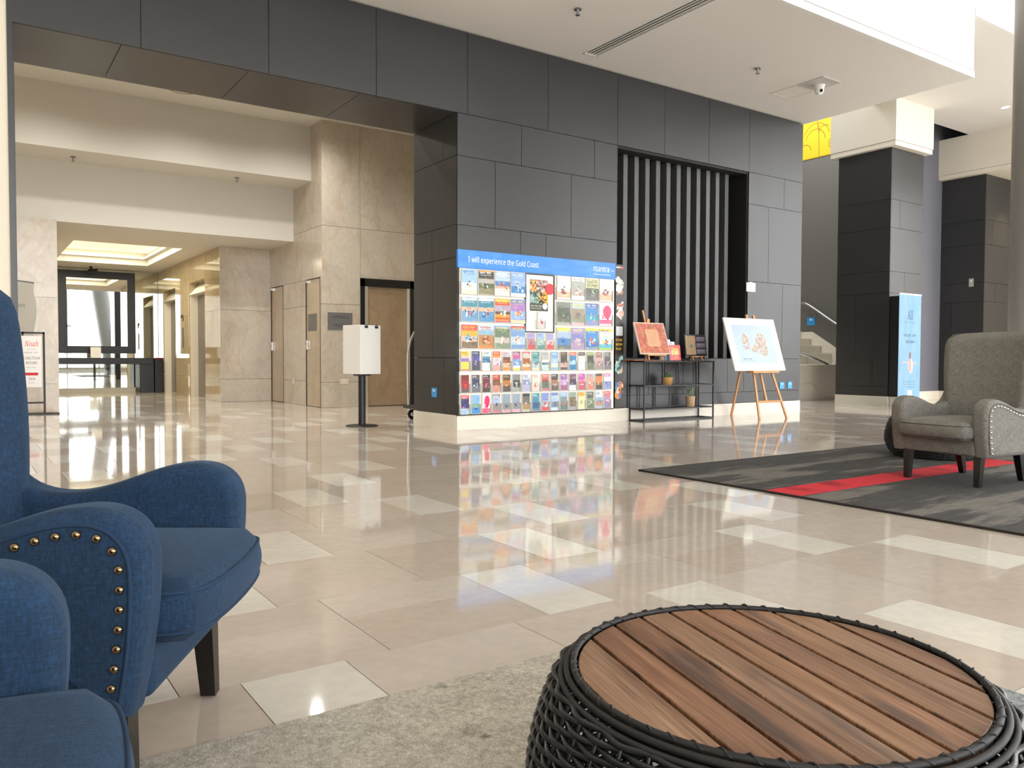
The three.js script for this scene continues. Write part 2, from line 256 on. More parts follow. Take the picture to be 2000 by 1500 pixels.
const wm = structure('wall_marble', 'beige veined marble slab wall round the service doors', 'wall');
mesh('core', merge([bx(4.75, 6.6, 0, 4.8, -12.23, -12.5), bx(4.75, 5.2, 0, 4.8, -12.23, -15.1), bx(3.86, 4.75, 0, 3.2, -14.84, -15.1)]), M.grout, wm);
const slab = (g, ox = 0) => mesh('slab', uvm(g, ox, ox * 1.7), M.marble, wm);
{
  const S = 0.0025, ys = [0.0, 0.41, 1.66, 2.9, 4.55];
  // facing the hall, z = -12.2, with a doorway from x 5.37 to 6.3
  for (let i = 0; i < 4; i++) { slab(bx(4.72, 5.37, ys[i] + S, ys[i + 1] - S, -12.2, -12.23), i * 0.8); if (ys[i] >= 2.8) slab(bx(5.375, 6.6, ys[i] + S, ys[i + 1] - S, -12.2, -12.23), i * 0.5 + 3); }
  slab(bx(5.375, 6.6, 2.1, 2.9 - S, -12.2, -12.23), 5);
  slab(bx(6.34, 6.6, 0, 2.1, -12.2, -12.23), 6);
  // facing the vestibule, x = 4.72, two doorways
  for (const [z0, z1] of [[-12.232, -12.275], [-12.925, -14.06], [-14.735, -14.8]]) for (let i = 0; i < 3; i++) slab(bx(4.72, 4.75, ys[i] + S, Math.min(ys[i + 1], 2.085) - S, z0, z1), i + z0);
  slab(bx(4.72, 4.75, 2.087, 2.9 - S, -12.232, -13.4), 2); slab(bx(4.72, 4.75, 2.087, 2.9 - S, -13.403, -14.8), 4);
  slab(bx(4.72, 4.75, 2.9 + S, 4.55, -12.232, -12.9), 7); slab(bx(4.72, 4.75, 2.9 + S, 3.7, -12.9, -13.55), 8);
  // facing the hall, z = -14.8
  for (let i = 0; i < 3; i++) slab(bx(3.82, 4.72, ys[i] + S, Math.min(ys[i + 1], 2.79) - S, -14.8, -14.84), i * 1.3 + 2);
}
function serviceDoor(n, z0, z1, label) {
  const g = structure('door_' + n, label, 'door');
  mesh('leaf', uvm(bx(4.728, 4.75, 0.008, 2.075, z0 - 0.012, z1 + 0.012), n), M.marbleDoor, g);
  mesh('frame', merge([bx(4.716, 4.752, 0, 2.087, z0, z0 - 0.012), bx(4.716, 4.752, 0, 2.087, z1 + 0.012, z1), bx(4.716, 4.752, 2.075, 2.087, z0, z1)]), M.black, g);
  const h = mesh('handle', merge([rbx(4.70, 4.728, 0.93, 1.09, z1 + 0.05, z1 + 0.09, 0.006), bar(V(4.70, 1.03, z1 + 0.07), V(4.67, 1.03, z1 + 0.07), 0.009), bar(V(4.672, 1.03, z1 + 0.06), V(4.672, 1.03, z1 + 0.19), 0.009)]), M.chrome, g); h.userData.label = 'chrome lever handle';
  mesh('closer', bx(4.70, 4.73, 2.03, 2.075, z1 + 0.02, z1 + 0.1), M.chrome, g);
}
serviceDoor(1, -14.06, -14.735, 'marble faced service door farther into the vestibule'); serviceDoor(2, -12.275, -12.925, 'marble faced service door carrying a small grey plaque');
{
  const g = structure('door_3', 'black framed doorway in the marble wall behind the white box stand', 'door');
  mesh('frame', merge([bx(5.372, 5.44, 0, 2.10, -12.17, -12.23), bx(6.27, 6.338, 0, 2.10, -12.17, -12.23), bx(5.372, 6.338, 1.97, 2.10, -12.17, -12.23)]), M.blackGloss, g);
  mesh('chrome_edge', merge([bx(5.44, 5.50, 0, 1.97, -12.185, -12.23), bx(6.21, 6.27, 0, 1.97, -12.185, -12.23)]), M.chrome, g);
  mesh('leaf', uvm(bx(5.50, 6.21, 0.01, 1.97, -12.21, -12.235), 9), phy(0xcdbba6, 0.3, { map: texMarble }), g);
}
const wl = structure('wall_left_marble', 'marble wall behind the function rooms sign', 'wall');
for (let i = 0; i < 3; i++) { const ys = [0, 0.41, 1.66, 2.79]; mesh('slab', uvm(bx(-1.7, 1.16, ys[i] + 0.002, ys[i + 1] - 0.002, -13.35, -13.6), i), M.marble, wl); mesh('slab', uvm(bx(1.0, 1.16, ys[i] + 0.002, ys[i + 1] - 0.002, -13.6, -20.5), i + 3), M.marble, wl); }
tag(mesh('wall_vestibule_left', bx(-1.9, -1.7, 0, 4.8, -8.7, -13.6), M.wallCream), 'cream side wall at the left of the vestibule', 'wall', undefined, 'structure');
tag(mesh('wall_vestibule_right', bx(6.6, 6.8, 0, 4.8, -8.68, -12.5), M.wallCream), 'cream side wall hidden behind the dark panelled wall', 'wall', undefined, 'structure');
// lift wall x = 3.82
const lw = structure('wall_lifts', 'polished stone wall with two lift portals', 'wall');
{
  const polished = phy(0xe6dcc2, 0.05, { map: texMarble });
  const pier = (z0, z1, ys) => { for (let i = 0; i + 1 < ys.length; i++) mesh('slab', uvm(bx(3.82, 4.2, ys[i] + 0.002, ys[i + 1] - 0.002, z0, z1), z0 + i), polished, lw); };
  const ys = [0, 0.41, 1.66, 2.79]; pier(-14.84, -15.88, ys); pier(-17.16, -18.42, ys); pier(-19.72, -20.3, ys);
  for (const [z0, z1] of [[-15.88, -17.16], [-18.42, -19.72]]) {
    mesh('slab', uvm(bx(3.82, 4.2, 2.30, 2.788, z0, z1), z0), polished, lw);
    const sh = new THREE.Shape([[0, 0], [0.2, 0], [0.2, 0.24]].map(([a, b]) => new THREE.Vector2(a, b)));
    mesh('portal_head', new THREE.ExtrudeGeometry(sh, { depth: z0 - z1, bevelEnabled: false }).rotateZ(0).translate(3.98 - 0.16, 2.06, z1), M.bulk, lw);
  }
}
function lift(z0, z1, label) {
  const g = structure('door_' + (z0 > -17 ? 4 : 5), label, 'lift'); const m = (z0 + z1) / 2;
  mesh('door_leaf', bx(3.985, 4.02, 0.01, 2.06, z0 - 0.02, m + 0.002), M.brushed, g); mesh('door_leaf', bx(3.985, 4.02, 0.01, 2.06, m - 0.002, z1 + 0.02), M.brushed, g);
  mesh('jamb', bx(3.84, 4.02, 0, 2.1, z1, z1 + 0.02), M.cream, g); mesh('jamb', bx(3.84, 4.02, 0, 2.1, z0 - 0.02, z0), M.cream, g);
}
lift(-15.88, -17.16, 'brushed steel lift door nearest the hall'); lift(-18.42, -19.72, 'brushed steel lift door at the far end of the lobby');
{ const g = thing('lift_call_panel', 'slim black call panel on the stone pier between the lifts', 'call panel', [3.82, 1.0, -17.75]); mesh('plate', rbx(-0.012, 0.001, 0.0, 0.42, -0.05, 0.05, 0.004), M.blackGloss, g); mesh('button', cyl(0.012, 0.012, 0.006, 0, 0, 0, 12).rotateZ(Math.PI / 2).translate(-0.012, 0.2, 0), M.chrome, g); mesh('ring', new THREE.TorusGeometry(0.07, 0.008, 8, 24, 4.2).rotateY(Math.PI / 2).translate(-0.008, 0.62, 0), M.blackGloss, g); }
tag(mesh('wall_lobby_back', bx(1.0, 3.9, 0, 3.2, -20.3, -20.5), M.bulk), 'end wall of the lift lobby behind the mirror glass', 'wall', undefined, 'structure');
{ const g = structure('wall_mirror', 'full height mirror glass panels on the lobby end wall', 'mirror'); for (const [a, b] of [[1.165, 2.0], [2.0, 2.66], [2.66, 3.33], [3.33, 3.815]]) mesh('mirror_pane', bx(a + 0.002, b - 0.002, 0.1, 2.786, -20.285, -20.3), M.mirror, g); mesh('plinth', bx(1.165, 3.815, 0, 0.1, -20.22, -20.3), M.cream, g); }
{ const g = thing('framed_mirror', 'large mirror in a wide black frame above the console', 'mirror', [0, 0, 0]); const a = 1.755, b = 3.315, c = 0.885, d = 2.735, f = 0.165, z = -20.2;
  mesh('frame', merge([bx(a, a + f, c, d, z, z - 0.08), bx(b - f, b, c, d, z, z - 0.08), bx(a + f, b - f, d - f, d, z, z - 0.08), bx(a + f, b - f, c, c + f, z, z - 0.08)]), M.blackGloss, g);
  mesh('glass', bx(a + f, b - f, c + f, d - f, z - 0.03, z - 0.07), std(0xf4f6f2, 0.01, { metalness: 1 }), g); }
{ const g = thing('console_desk', 'black console desk under the framed mirror', 'desk'); mesh('top', rbx(1.3, 3.6, 0.645, 0.785, -19.65, -20.2, 0.006), M.blackGloss, g); mesh('leg', rbx(3.3, 3.6, 0, 0.645, -19.65, -20.2, 0.006), M.blackGloss, g); mesh('leg', rbx(1.3, 1.45, 0, 0.645, -19.65, -20.2, 0.006), M.blackGloss, g); }
{ const g = thing('notice_holder', 'white paper notice leaning on the mirror frame', 'notice', [2.46, 0.786, -19.95]); const q = bx(-0.105, 0.105, 0, 0.24, 0, 0.003).rotateX(-0.15); mesh('sheet', q, M.paper, g); mesh('foot', bx(-0.06, 0.06, 0, 0.006, -0.08, 0.02), M.paper, g); }
{ const g = thing('waste_bin', 'slim dark bin with red rim beside the console', 'bin', [3.70, 0, -19.8]); mesh('body', rbx(-0.09, 0.09, 0, 0.76, -0.2, 0.2, 0.01), M.blackGloss, g); mesh('rim', rbx(-0.09, 0.09, 0.76, 0.79, -0.2, 0.2, 0.006), std(0x7a1414, 0.4), g); }
{ const g = thing('security_camera', 'black security camera hanging from the lobby ceiling', 'camera', [2.36, 2.79, -19.78]); mesh('mount', cyl(0.03, 0.03, 0.04, 0, -0.04, 0), M.blackGloss, g); mesh('arm', bar(V(0, -0.04, 0), V(0.03, -0.09, 0.04), 0.012), M.blackGloss, g); mesh('body', bar(V(-0.05, -0.10, 0.0), V(0.12, -0.085, 0.08), 0.035, 16), M.blackGloss, g); }

// ------------------------------------------------------------------ pillars, bulkheads and stairs at the right
function pillar(n, x0, z0, w, d, label) {   // front right corner at (x0, z0)
  const g = structure('pillar_' + n, label, 'pillar'), p = (geo) => mesh('panel', geo, M.panel, g);
  mesh('core', bx(x0 + 0.022, x0 + w, 0, YC, z0 - 0.022, z0 - d), M.panelCore, g);
  const ys = [0.165, 0.33, 0.81, 1.94, 2.31, 3.055, 3.535, YC], zc = [[], [-0.29], [-0.62], [], [], [], []], xc = [[], [0.62], [], [0.46], [], [0.287], []];
  for (let i = 0; i < 7; i++) {
    const za = [0, ...zc[i], -d]; for (let k = 0; k + 1 < za.length; k++) p(bx(x0, x0 + TP, ys[i] + G / 2, ys[i + 1] - G / 2, z0 + za[k] - (k ? G / 2 : 0), z0 + za[k + 1] + G / 2));
    const xa = [0.023, ...xc[i], w]; for (let k = 0; k + 1 < xa.length; k++) p(bx(x0 + xa[k] + G / 2, x0 + xa[k + 1] - G / 2, ys[i] + G / 2, ys[i + 1] - G / 2, z0, z0 - TP));
  }
  mesh('baseboard', bx(x0 - 0.008, x0 + w, 0, 0.163, z0 + 0.008, z0 - d), M.baseboard, g); return g;
}
pillar('1', 13.08, -7.66, 1.02, 1.0, 'dark panelled pillar behind the blue banner');
pillar('2', 16.45, -7.70, 1.05, 0.97, 'dark panelled pillar behind the grey armchair');
const cap = (n, x0, x1, z0, z1, label) => { const g = structure('trim_' + n, label, 'bulkhead'); mesh('face', bx(x0, x1, YC + 0.085, 5.205, z0, z1), M.cream, g); mesh('drip_edge', bx(x0 + 0.012, x1 - 0.012, YC, YC + 0.08, z0 - 0.012, z1), M.cream, g); };
cap('3', 12.97, 14.17, -7.53, -8.76, 'cream bulkhead box on top of the nearer pillar'); cap('4', 16.30, 17.6, -5.25, -8.75, 'long cream bulkhead over the far pillar');
tag(mesh('wall_between_pillars', bx(14.1, 18.2, 0, 6.9, -8.55, -8.75), M.blueGrey), 'blue grey wall between the two dark pillars', 'wall', undefined, 'structure');
tag(mesh('baseboard_right', bx(14.1, 16.45, 0, 0.163, -8.53, -8.56), M.baseboard), 'cream baseboard between the two dark pillars', 'baseboard', undefined, 'structure');
tag(mesh('wall_stair', bx(15.0, 15.2, 0, 5.07, -8.75, -12.2), M.greyWall), 'grey wall beside the staircase carrying the handrail', 'wall', undefined, 'structure');
tag(mesh('wall_stair_back', bx(10.0, 15.2, 0, 6.9, -12.2, -12.4), M.greyWall), 'grey wall at the back of the staircase', 'wall', undefined, 'structure');
tag(mesh('ceiling_stair', merge([bx(6.8, 10.9, 6.9, 7.1, -7.97, -12.4), bx(15.0, 18.2, 6.9, 7.1, -7.97, -12.4), bx(10.9, 15.0, 6.9, 7.1, -7.97, -8.9), bx(10.9, 15.0, 6.9, 7.1, -12.0, -12.4)]), M.ceiling), 'ceiling round the added skylight high over the stairs', 'ceiling', undefined, 'structure');
{ const g = structure('window_8', 'added skylight brightening the staircase', 'window'), fr = []; for (let k = 0; k <= 3; k++) fr.push(bx(10.9 + k * 1.35, 10.95 + k * 1.35, 6.95, 7.02, -8.9, -12.0)); mesh('frame', merge(fr), M.white, g); for (let k = 0; k < 3; k++) mesh('pane', bx(10.95 + k * 1.35, 12.25 + k * 1.35, 6.98, 6.99, -8.9, -12.0), M.glass, g); }  // unseen opening added to bring light into the stair void
{ const l = new THREE.RectAreaLight(new THREE.Color(0.97, 0.985, 1), 4, 4.0, 3.0); l.name = 'added_skylight_lamp'; l.position.set(12.95, 6.85, -10.45); l.lookAt(12.95, 0, -10.45); scene.add(l); }  // area lamp of the added skylight, brightens mural and steps
tag(mesh('wall_stair_left', bx(9.8, 10.0, 0, 6.9, -8.68, -12.4), M.greyWall), 'grey wall at the left of the staircase', 'wall', undefined, 'structure');
tag(mesh('wall_above', merge([bx(-8.2, 10.74, 4.712, 7.0, -7.67, -7.9), bx(0.335, 10.7, 4.41, 4.72, -7.781, -8.66), bx(10.74, 18.2, 5.5, 7.0, -7.85, -7.97)]), M.blueGrey), 'wall above the ceilings closing the hall', 'wall', undefined, 'structure');
{ const g = thing('yellow_mural', 'yellow panel with dark curling line drawing above the stairs', 'mural', [14.99, 5.09, -10.5]);
  const t = canvasTex(512, 384, (c, w, h) => { c.fillStyle = '#e8bc10'; c.fillRect(0, 0, w, h); c.strokeStyle = '#8a6a10'; c.lineWidth = 6; const a = (x, y, r, s, e) => { c.beginPath(); c.arc(x, y, r, s, e); c.stroke(); };
    a(170, 250, 130, 3.6, 6.0); a(160, 260, 95, 3.4, 6.2); a(330, 120, 150, 2.6, 4.4); a(330, 300, 40, 0, 5.6); a(330, 300, 24, 0, 5.2); a(330, 304, 10, 0, 6); a(250, 210, 60, 3.6, 5.4); a(430, 180, 70, 3.2, 5.6); a(60, 330, 60, 4, 6.2); c.beginPath(); c.moveTo(190, 130); c.lineTo(200, 384); c.moveTo(300, 0); c.quadraticCurveTo(360, 30, 420, 10); c.stroke(); });
  mesh('board', bx(0, 0.2, -0.02, 1.78, -1.65, 1.65), std(0xe8bc10, 0.7), g);
  const f = new THREE.PlaneGeometry(3.3, 1.76).rotateY(-Math.PI / 2).translate(-0.004, 0.87, 0); const rep = t.clone(); rep.wrapS = rep.wrapT = THREE.RepeatWrapping; rep.repeat.set(2.6, 1.7); mesh('print', f, std(0xffffff, 0.7, { map: rep }), g); }
{
  const g = structure('staircase', 'cream stone steps rising behind the dark panelled wall', 'stairs');
  const tops = [0.70, 0.935, 1.09, 1.245, 1.40], zs = [-9.45, -10.03, -10.28, -10.52, -10.77];
  mesh('plinth', bx(10.02, 14.98, 0, 0.66, -9.47, -12.18), M.cream, g);
  for (let i = 0; i < 5; i++) { mesh('riser', bx(10.02, 14.98, i ? tops[i - 1] : 0.62, tops[i] - 0.03, zs[i], -12.18), M.cream, g); mesh('tread', rbx(10.02, 14.985, tops[i] - 0.03, tops[i], zs[i] + 0.025, i < 4 ? zs[i + 1] - 0.02 : -12.18, 0.006), M.baseboard, g); }
  const sk = new THREE.Shape([[9.0, 0], [9.0, 0.42], [9.98, 1.075], [10.49, 1.387], [12.18, 1.387], [12.18, 0]].map(([a, b]) => new THREE.Vector2(a, b)));
  mesh('stringer', new THREE.ExtrudeGeometry(sk, { depth: 0.02, bevelEnabled: false }).rotateY(Math.PI / 2).translate(14.975, 0, 0), M.cream, g);
  mesh('dado_line', tube([V(13.2, 0.33, -9.44), V(13.52, 0.33, -9.44), V(13.75, 0.17, -9.44), V(14.9, 0.165, -9.44)], 0.006, 24, 5), M.plate, g);
}
{ const g = thing('handrail', 'steel handrail on the grey wall above the steps', 'handrail'); const x = 14.91; mesh('rail', tube([V(x, 1.05, -9.1), V(x, 1.59, -9.97), V(x, 1.97, -10.57), V(x, 2.0, -10.66), V(x, 2.0, -12.0)], 0.024, 60, 10), M.steel, g); for (const [y, z] of [[1.85, -10.42], [1.25, -9.42]]) mesh('bracket', merge([bar(V(x, y, z), V(x, y - 0.1, z), 0.012), bar(V(x, y - 0.1, z), V(14.975, y - 0.1, z), 0.012), bar(V(14.97, y - 0.1, z), V(14.99, y - 0.1, z), 0.04, 16)]), M.steel, g); }
{ const g = thing('low_handrail', 'short lower steel handrail in front of the steps', 'handrail'); mesh('rail', tube([V(13.35, 0.98, -9.9), V(13.7, 0.82, -9.55), V(13.95, 0.70, -9.40)], 0.02, 30, 10), M.steel, g); mesh('bracket', merge([bar(V(13.6, 0.85, -9.62), V(13.6, 0.68, -9.62), 0.012), bar(V(13.6, 0.69, -9.62), V(13.6, 0.70, -9.62), 0.035, 16)]), M.steel, g); }
{ const g = structure('silver_column', 'round satin steel column behind the grey armchair', 'column'); mesh('shaft', new THREE.CylinderGeometry(0.42, 0.42, 7.0, 64).translate(8.02, 3.5, -3.08), std(0xa29e9a, 0.38, { metalness: 0.35 }), g); mesh('collar', cyl(0.45, 0.45, 0.06, 8.02, 0, -3.08, 48), M.steel, g); }

{ const g = structure('raking_column', 'leaning grey column by the entrance glazing', 'column'); mesh('shaft', bar(V(6.9, 0, 8.5), V(5.9, 7.0, 8.5), 0.42, 40), std(0x8d9092, 0.5), g); mesh('collar', cyl(0.5, 0.5, 0.06, 6.9, 0, 8.5, 40), M.steel, g); }
{ const g = structure('dark_post', 'slim dark post by the entrance glazing', 'column'); mesh('shaft', bar(V(7.9, 0, 9.4), V(7.5, 7.0, 9.4), 0.2, 24), M.blackMetal, g); mesh('collar', cyl(0.26, 0.26, 0.05, 7.9, 0, 9.4, 24), M.steel, g); }

// ------------------------------------------------------------------ ceiling fittings
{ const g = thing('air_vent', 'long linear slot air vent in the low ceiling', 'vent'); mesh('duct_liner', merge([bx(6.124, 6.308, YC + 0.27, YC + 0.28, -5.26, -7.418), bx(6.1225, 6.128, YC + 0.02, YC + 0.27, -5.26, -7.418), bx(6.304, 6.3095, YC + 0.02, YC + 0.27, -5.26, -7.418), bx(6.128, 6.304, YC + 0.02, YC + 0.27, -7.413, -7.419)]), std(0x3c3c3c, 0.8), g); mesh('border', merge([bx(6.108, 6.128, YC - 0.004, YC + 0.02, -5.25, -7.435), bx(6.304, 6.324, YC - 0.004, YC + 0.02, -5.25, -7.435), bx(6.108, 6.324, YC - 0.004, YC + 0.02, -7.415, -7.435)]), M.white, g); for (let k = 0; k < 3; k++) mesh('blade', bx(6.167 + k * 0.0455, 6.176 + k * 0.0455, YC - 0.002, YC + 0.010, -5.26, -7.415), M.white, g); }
function sprinkler(x, y, z, label) { const g = thing('sprinkler', label, 'sprinkler', [x, y, z], 0, 'ceiling sprinklers'); mesh('rose', cyl(0.04, 0.034, 0.012, 0, -0.012, 0), M.steel, g); mesh('stem', cyl(0.012, 0.016, 0.05, 0, -0.06, 0, 12), M.steel, g); mesh('deflector', cyl(0.026, 0.026, 0.004, 0, -0.068, 0, 16), M.steel, g); }
sprinkler(5.295, YC, -6.53, 'small ceiling sprinkler left of the slot vent'); sprinkler(8.2, YC, -6.57, 'small ceiling sprinkler right of the slot vent'); sprinkler(1.357, 3.67, -13.1, 'sprinkler at the left under the cream bulkhead step'); sprinkler(3.66, 3.67, -13.1, 'sprinkler at the right under the cream bulkhead step');
{ const g = thing('access_hatch', 'square ceiling access hatch beside the dome camera', 'hatch'); mesh('frame', merge([bx(9.11, 9.13, YC - 0.006, YC + 0.01, -6.69, -7.09), bx(9.5, 9.52, YC - 0.006, YC + 0.01, -6.69, -7.09), bx(9.13, 9.5, YC - 0.006, YC + 0.01, -6.69, -6.71), bx(9.13, 9.5, YC - 0.006, YC + 0.01, -7.07, -7.09)]), M.cream, g); mesh('lid', bx(9.13, 9.5, YC - 0.003, YC + 0.01, -6.71, -7.07), M.ceiling, g); }
{ const g = thing('dome_camera', 'white dome camera on a square plate in the low ceiling', 'camera'); mesh('plate', bx(9.11, 9.5, YC - 0.008, YC + 0.01, -6.27, -6.67), std(0xcfccc8, 0.5), g); mesh('housing', cyl(0.055, 0.075, 0.05, 9.36, YC - 0.058, -6.5), M.white, g); mesh('eye', new THREE.SphereGeometry(0.058, 24, 16).translate(9.36, YC - 0.075, -6.5), M.white, g); mesh('lens', new THREE.SphereGeometry(0.022, 16, 10).translate(9.335, YC - 0.09, -6.452), M.blackGloss, g); }
{ const g = thing('ceiling_speaker', 'round flush fitting in the high vestibule ceiling', 'ceiling fitting', [2.61, 4.55, -11.95]); mesh('ring', new THREE.TorusGeometry(0.18, 0.014, 8, 40).rotateX(Math.PI / 2), std(0x9a9080, 0.5), g); mesh('grille', cyl(0.172, 0.172, 0.01, 0, -0.006, 0, 32), M.bulk, g); }
function downlight(x, y, z, I, label, tx = x, tz = z, angle = 0.75, col = new THREE.Color(1, 0.8, 0.52)) { const g = thing('downlight', label, 'light', [x, y, z], 0, 'recessed downlights'); mesh('trim_ring', new THREE.TorusGeometry(0.07, 0.01, 8, 32).rotateX(Math.PI / 2), M.white, g); mesh('light_lens', cyl(0.062, 0.062, 0.006, 0, -0.006, 0, 24), std(0xffffff, 0.4, { emissive: new THREE.Color(1, 0.86, 0.62), emissiveIntensity: 3 }), g);
  const l = new THREE.SpotLight(col, I, 0, angle, 1); l.name = 'downlight_lamp'; l.position.set(x, y - 0.03, z); l.target.position.set(tx, 0, tz); l.castShadow = true; l.shadow.radius = 3; scene.add(l, l.target); }
downlight(15.05, 5.2, -6.76, 22, 'recessed downlight in the upper ceiling between the pillars'); downlight(13.95, 5.2, -5.9, 70, 'recessed downlight in front of the nearer pillar', 13.75, -8.6, 0.2); downlight(17.2, YC, -7.15, 22, 'recessed downlight under the long bulkhead at the far pillar', 17.0, -7.9, 0.6, new THREE.Color(1, 0.74, 0.44));

for (const [n, x] of [['left', 0.9], ['middle', 2.7], ['right', 4.3]]) for (const [m, z] of [['near', -9.8], ['far', -11.4]]) downlight(x, 4.55, z, 13, `${m} ${n} added fill downlight in the high vestibule ceiling`, x, z, 1.35, new THREE.Color(1, 0.96, 0.9));  // unseen lamps added behind the fascia to lift the dark vestibule

// ------------------------------------------------------------------ switches, sockets, notices
function outlet(name, label, x, y, z, face, w, h, m, group) { const g = thing(name, label, name === 'power_socket' ? 'socket' : 'switch', [x, y, z], 0, group); const d = 0.008, q = (a, b, c, e, t0, t1) => face === 'x' ? rbx(-t1, -t0 + 0.001, c, e, a, b, 0.002, 1) : rbx(a, b, c, e, t0 - 0.001, t1, 0.002, 1); mesh('plate', q(-w / 2, w / 2, -h / 2, h / 2, 0, d), m, g); mesh('rocker', q(-w / 6, w / 6, h * 0.1, h * 0.3, d - 0.002, d + 0.004), M.white, g); }
outlet('power_socket', 'blue filmed socket on the dark return wall', 4.53, 0.40, -8.19, 'x', 0.115, 0.105, M.blueFilm); outlet('power_socket', 'left of two blue filmed sockets behind the wooden easel', 10.22, 0.403, ZW, 'z', 0.105, 0.1, M.blueFilm); outlet('power_socket', 'right of two blue filmed sockets behind the wooden easel', 10.41, 0.405, ZW, 'z', 0.105, 0.1, M.blueFilm);
outlet('wall_switch', 'blue filmed switch on the grey wall under the handrail', 15.0, 1.61, -10.53, 'x', 0.19, 0.17, M.blueFilm); outlet('power_socket', 'cream double socket low on the marble wall', 5.09, 0.42, -12.2, 'z', 0.14, 0.08, M.plate); outlet('power_socket', 'small cream socket between the two marble doors', 4.72, 0.39, -13.55, 'x', 0.08, 0.08, M.plate);
outlet('wall_switch', 'small grey thermostat on the far dark pillar', 16.45, 2.32, -7.94, 'x', 0.09, 0.16, std(0xaaaaa6, 0.4));
{ const g = thing('paper_note', 'blank white card taped to the dark wall beside the niche', 'note', [9.48, 1.78, ZW]); mesh('card', bx(-0.1, 0.1, 0, 0.13, 0.001, 0.004), M.paper, g); mesh('tape', bx(-0.03, 0.03, 0.115, 0.14, 0.001, 0.006), M.white, g); }

// ------------------------------------------------------------------ printed faces
const face = (w, h, t, rough = 0.5) => [new THREE.PlaneGeometry(w, h), std(0xffffff, rough, { map: t })];
function strokes(c, x, y, w, h, col, words = 3) { c.fillStyle = col; let p = x; for (let k = 0; k < words; k++) { const ww = w / words * rr(0.6, 0.92); let q = p; while (q < p + ww) { const s = h * rr(0.25, 0.55); c.fillRect(q, y + (rnd() < 0.3 ? -h * 0.25 : 0), Math.max(1, s * 0.55), h * (rnd() < 0.3 ? 1.2 : 0.9)); q += s; } p += w / words; } }

// ------------------------------------------------------------------ brochure rack
const ZR = ZW + 0.012;
const rack = thing('brochure_rack', 'wall mounted brochure rack with blue header', 'brochure rack', [0, 0, 0]);
mesh('edge_frame', bx(4.515, 6.83, 0.158, 1.82, ZW + 0.001, ZR), M.blackMetal, rack);
mesh('back_board', bx(4.545, 6.82, 0.172, 1.81, ZR, ZR + 0.008), std(0xf0ede4, 0.5), rack);
{
  const t = canvasTex(2048, 180, (c, w, h) => {
    c.fillStyle = '#3189e4'; c.fillRect(0, 0, w, h);
    for (let k = 0; k < 60; k++) { c.fillStyle = `rgba(190,220,255,${rr(0.02, 0.07)})`; c.beginPath(); c.ellipse(rr(0, w), rr(0, h), rr(30, 160), rr(10, 40), 0, 0, 7); c.fill(); }
    c.fillStyle = '#f4f8ff'; c.textBaseline = 'middle'; c.font = '78px sans-serif'; c.save(); c.translate(118, 92); c.scale(0.78, 1); c.fillText('I will experience the Gold Coast', 0, 0); c.restore();
    c.font = '92px sans-serif'; c.save(); c.translate(1722, 74); c.scale(0.78, 1); c.fillText('mantra', 0, 0); c.restore(); c.fillRect(1985, 84, 36, 6); c.font = '24px sans-serif'; c.fillText('hotels resorts apartments', 1730, 138, 250);
  });
  const h = mesh('header', rbx(4.515, 6.83, 1.80, 2.003, ZW + 0.001, ZW + 0.035, 0.004), std(0x2f86e0, 0.4), rack); h.userData.label = 'blue header with white lettering';
  const [g, m] = face(2.31, 0.2, t, 0.35); mesh('header_print', g.translate(5.672, 1.9015, ZW + 0.0365), m, h);
}
const AT = { w: 2048, h: 2048, A: [200, 270], D: [100, 212] };
const covers = [];   // [kind, x, y(bottom), w, h, spec, label]
const B4 = (d, bands, blobs, title) => ({ d, bands, blobs, title });
const P = (s) => s;
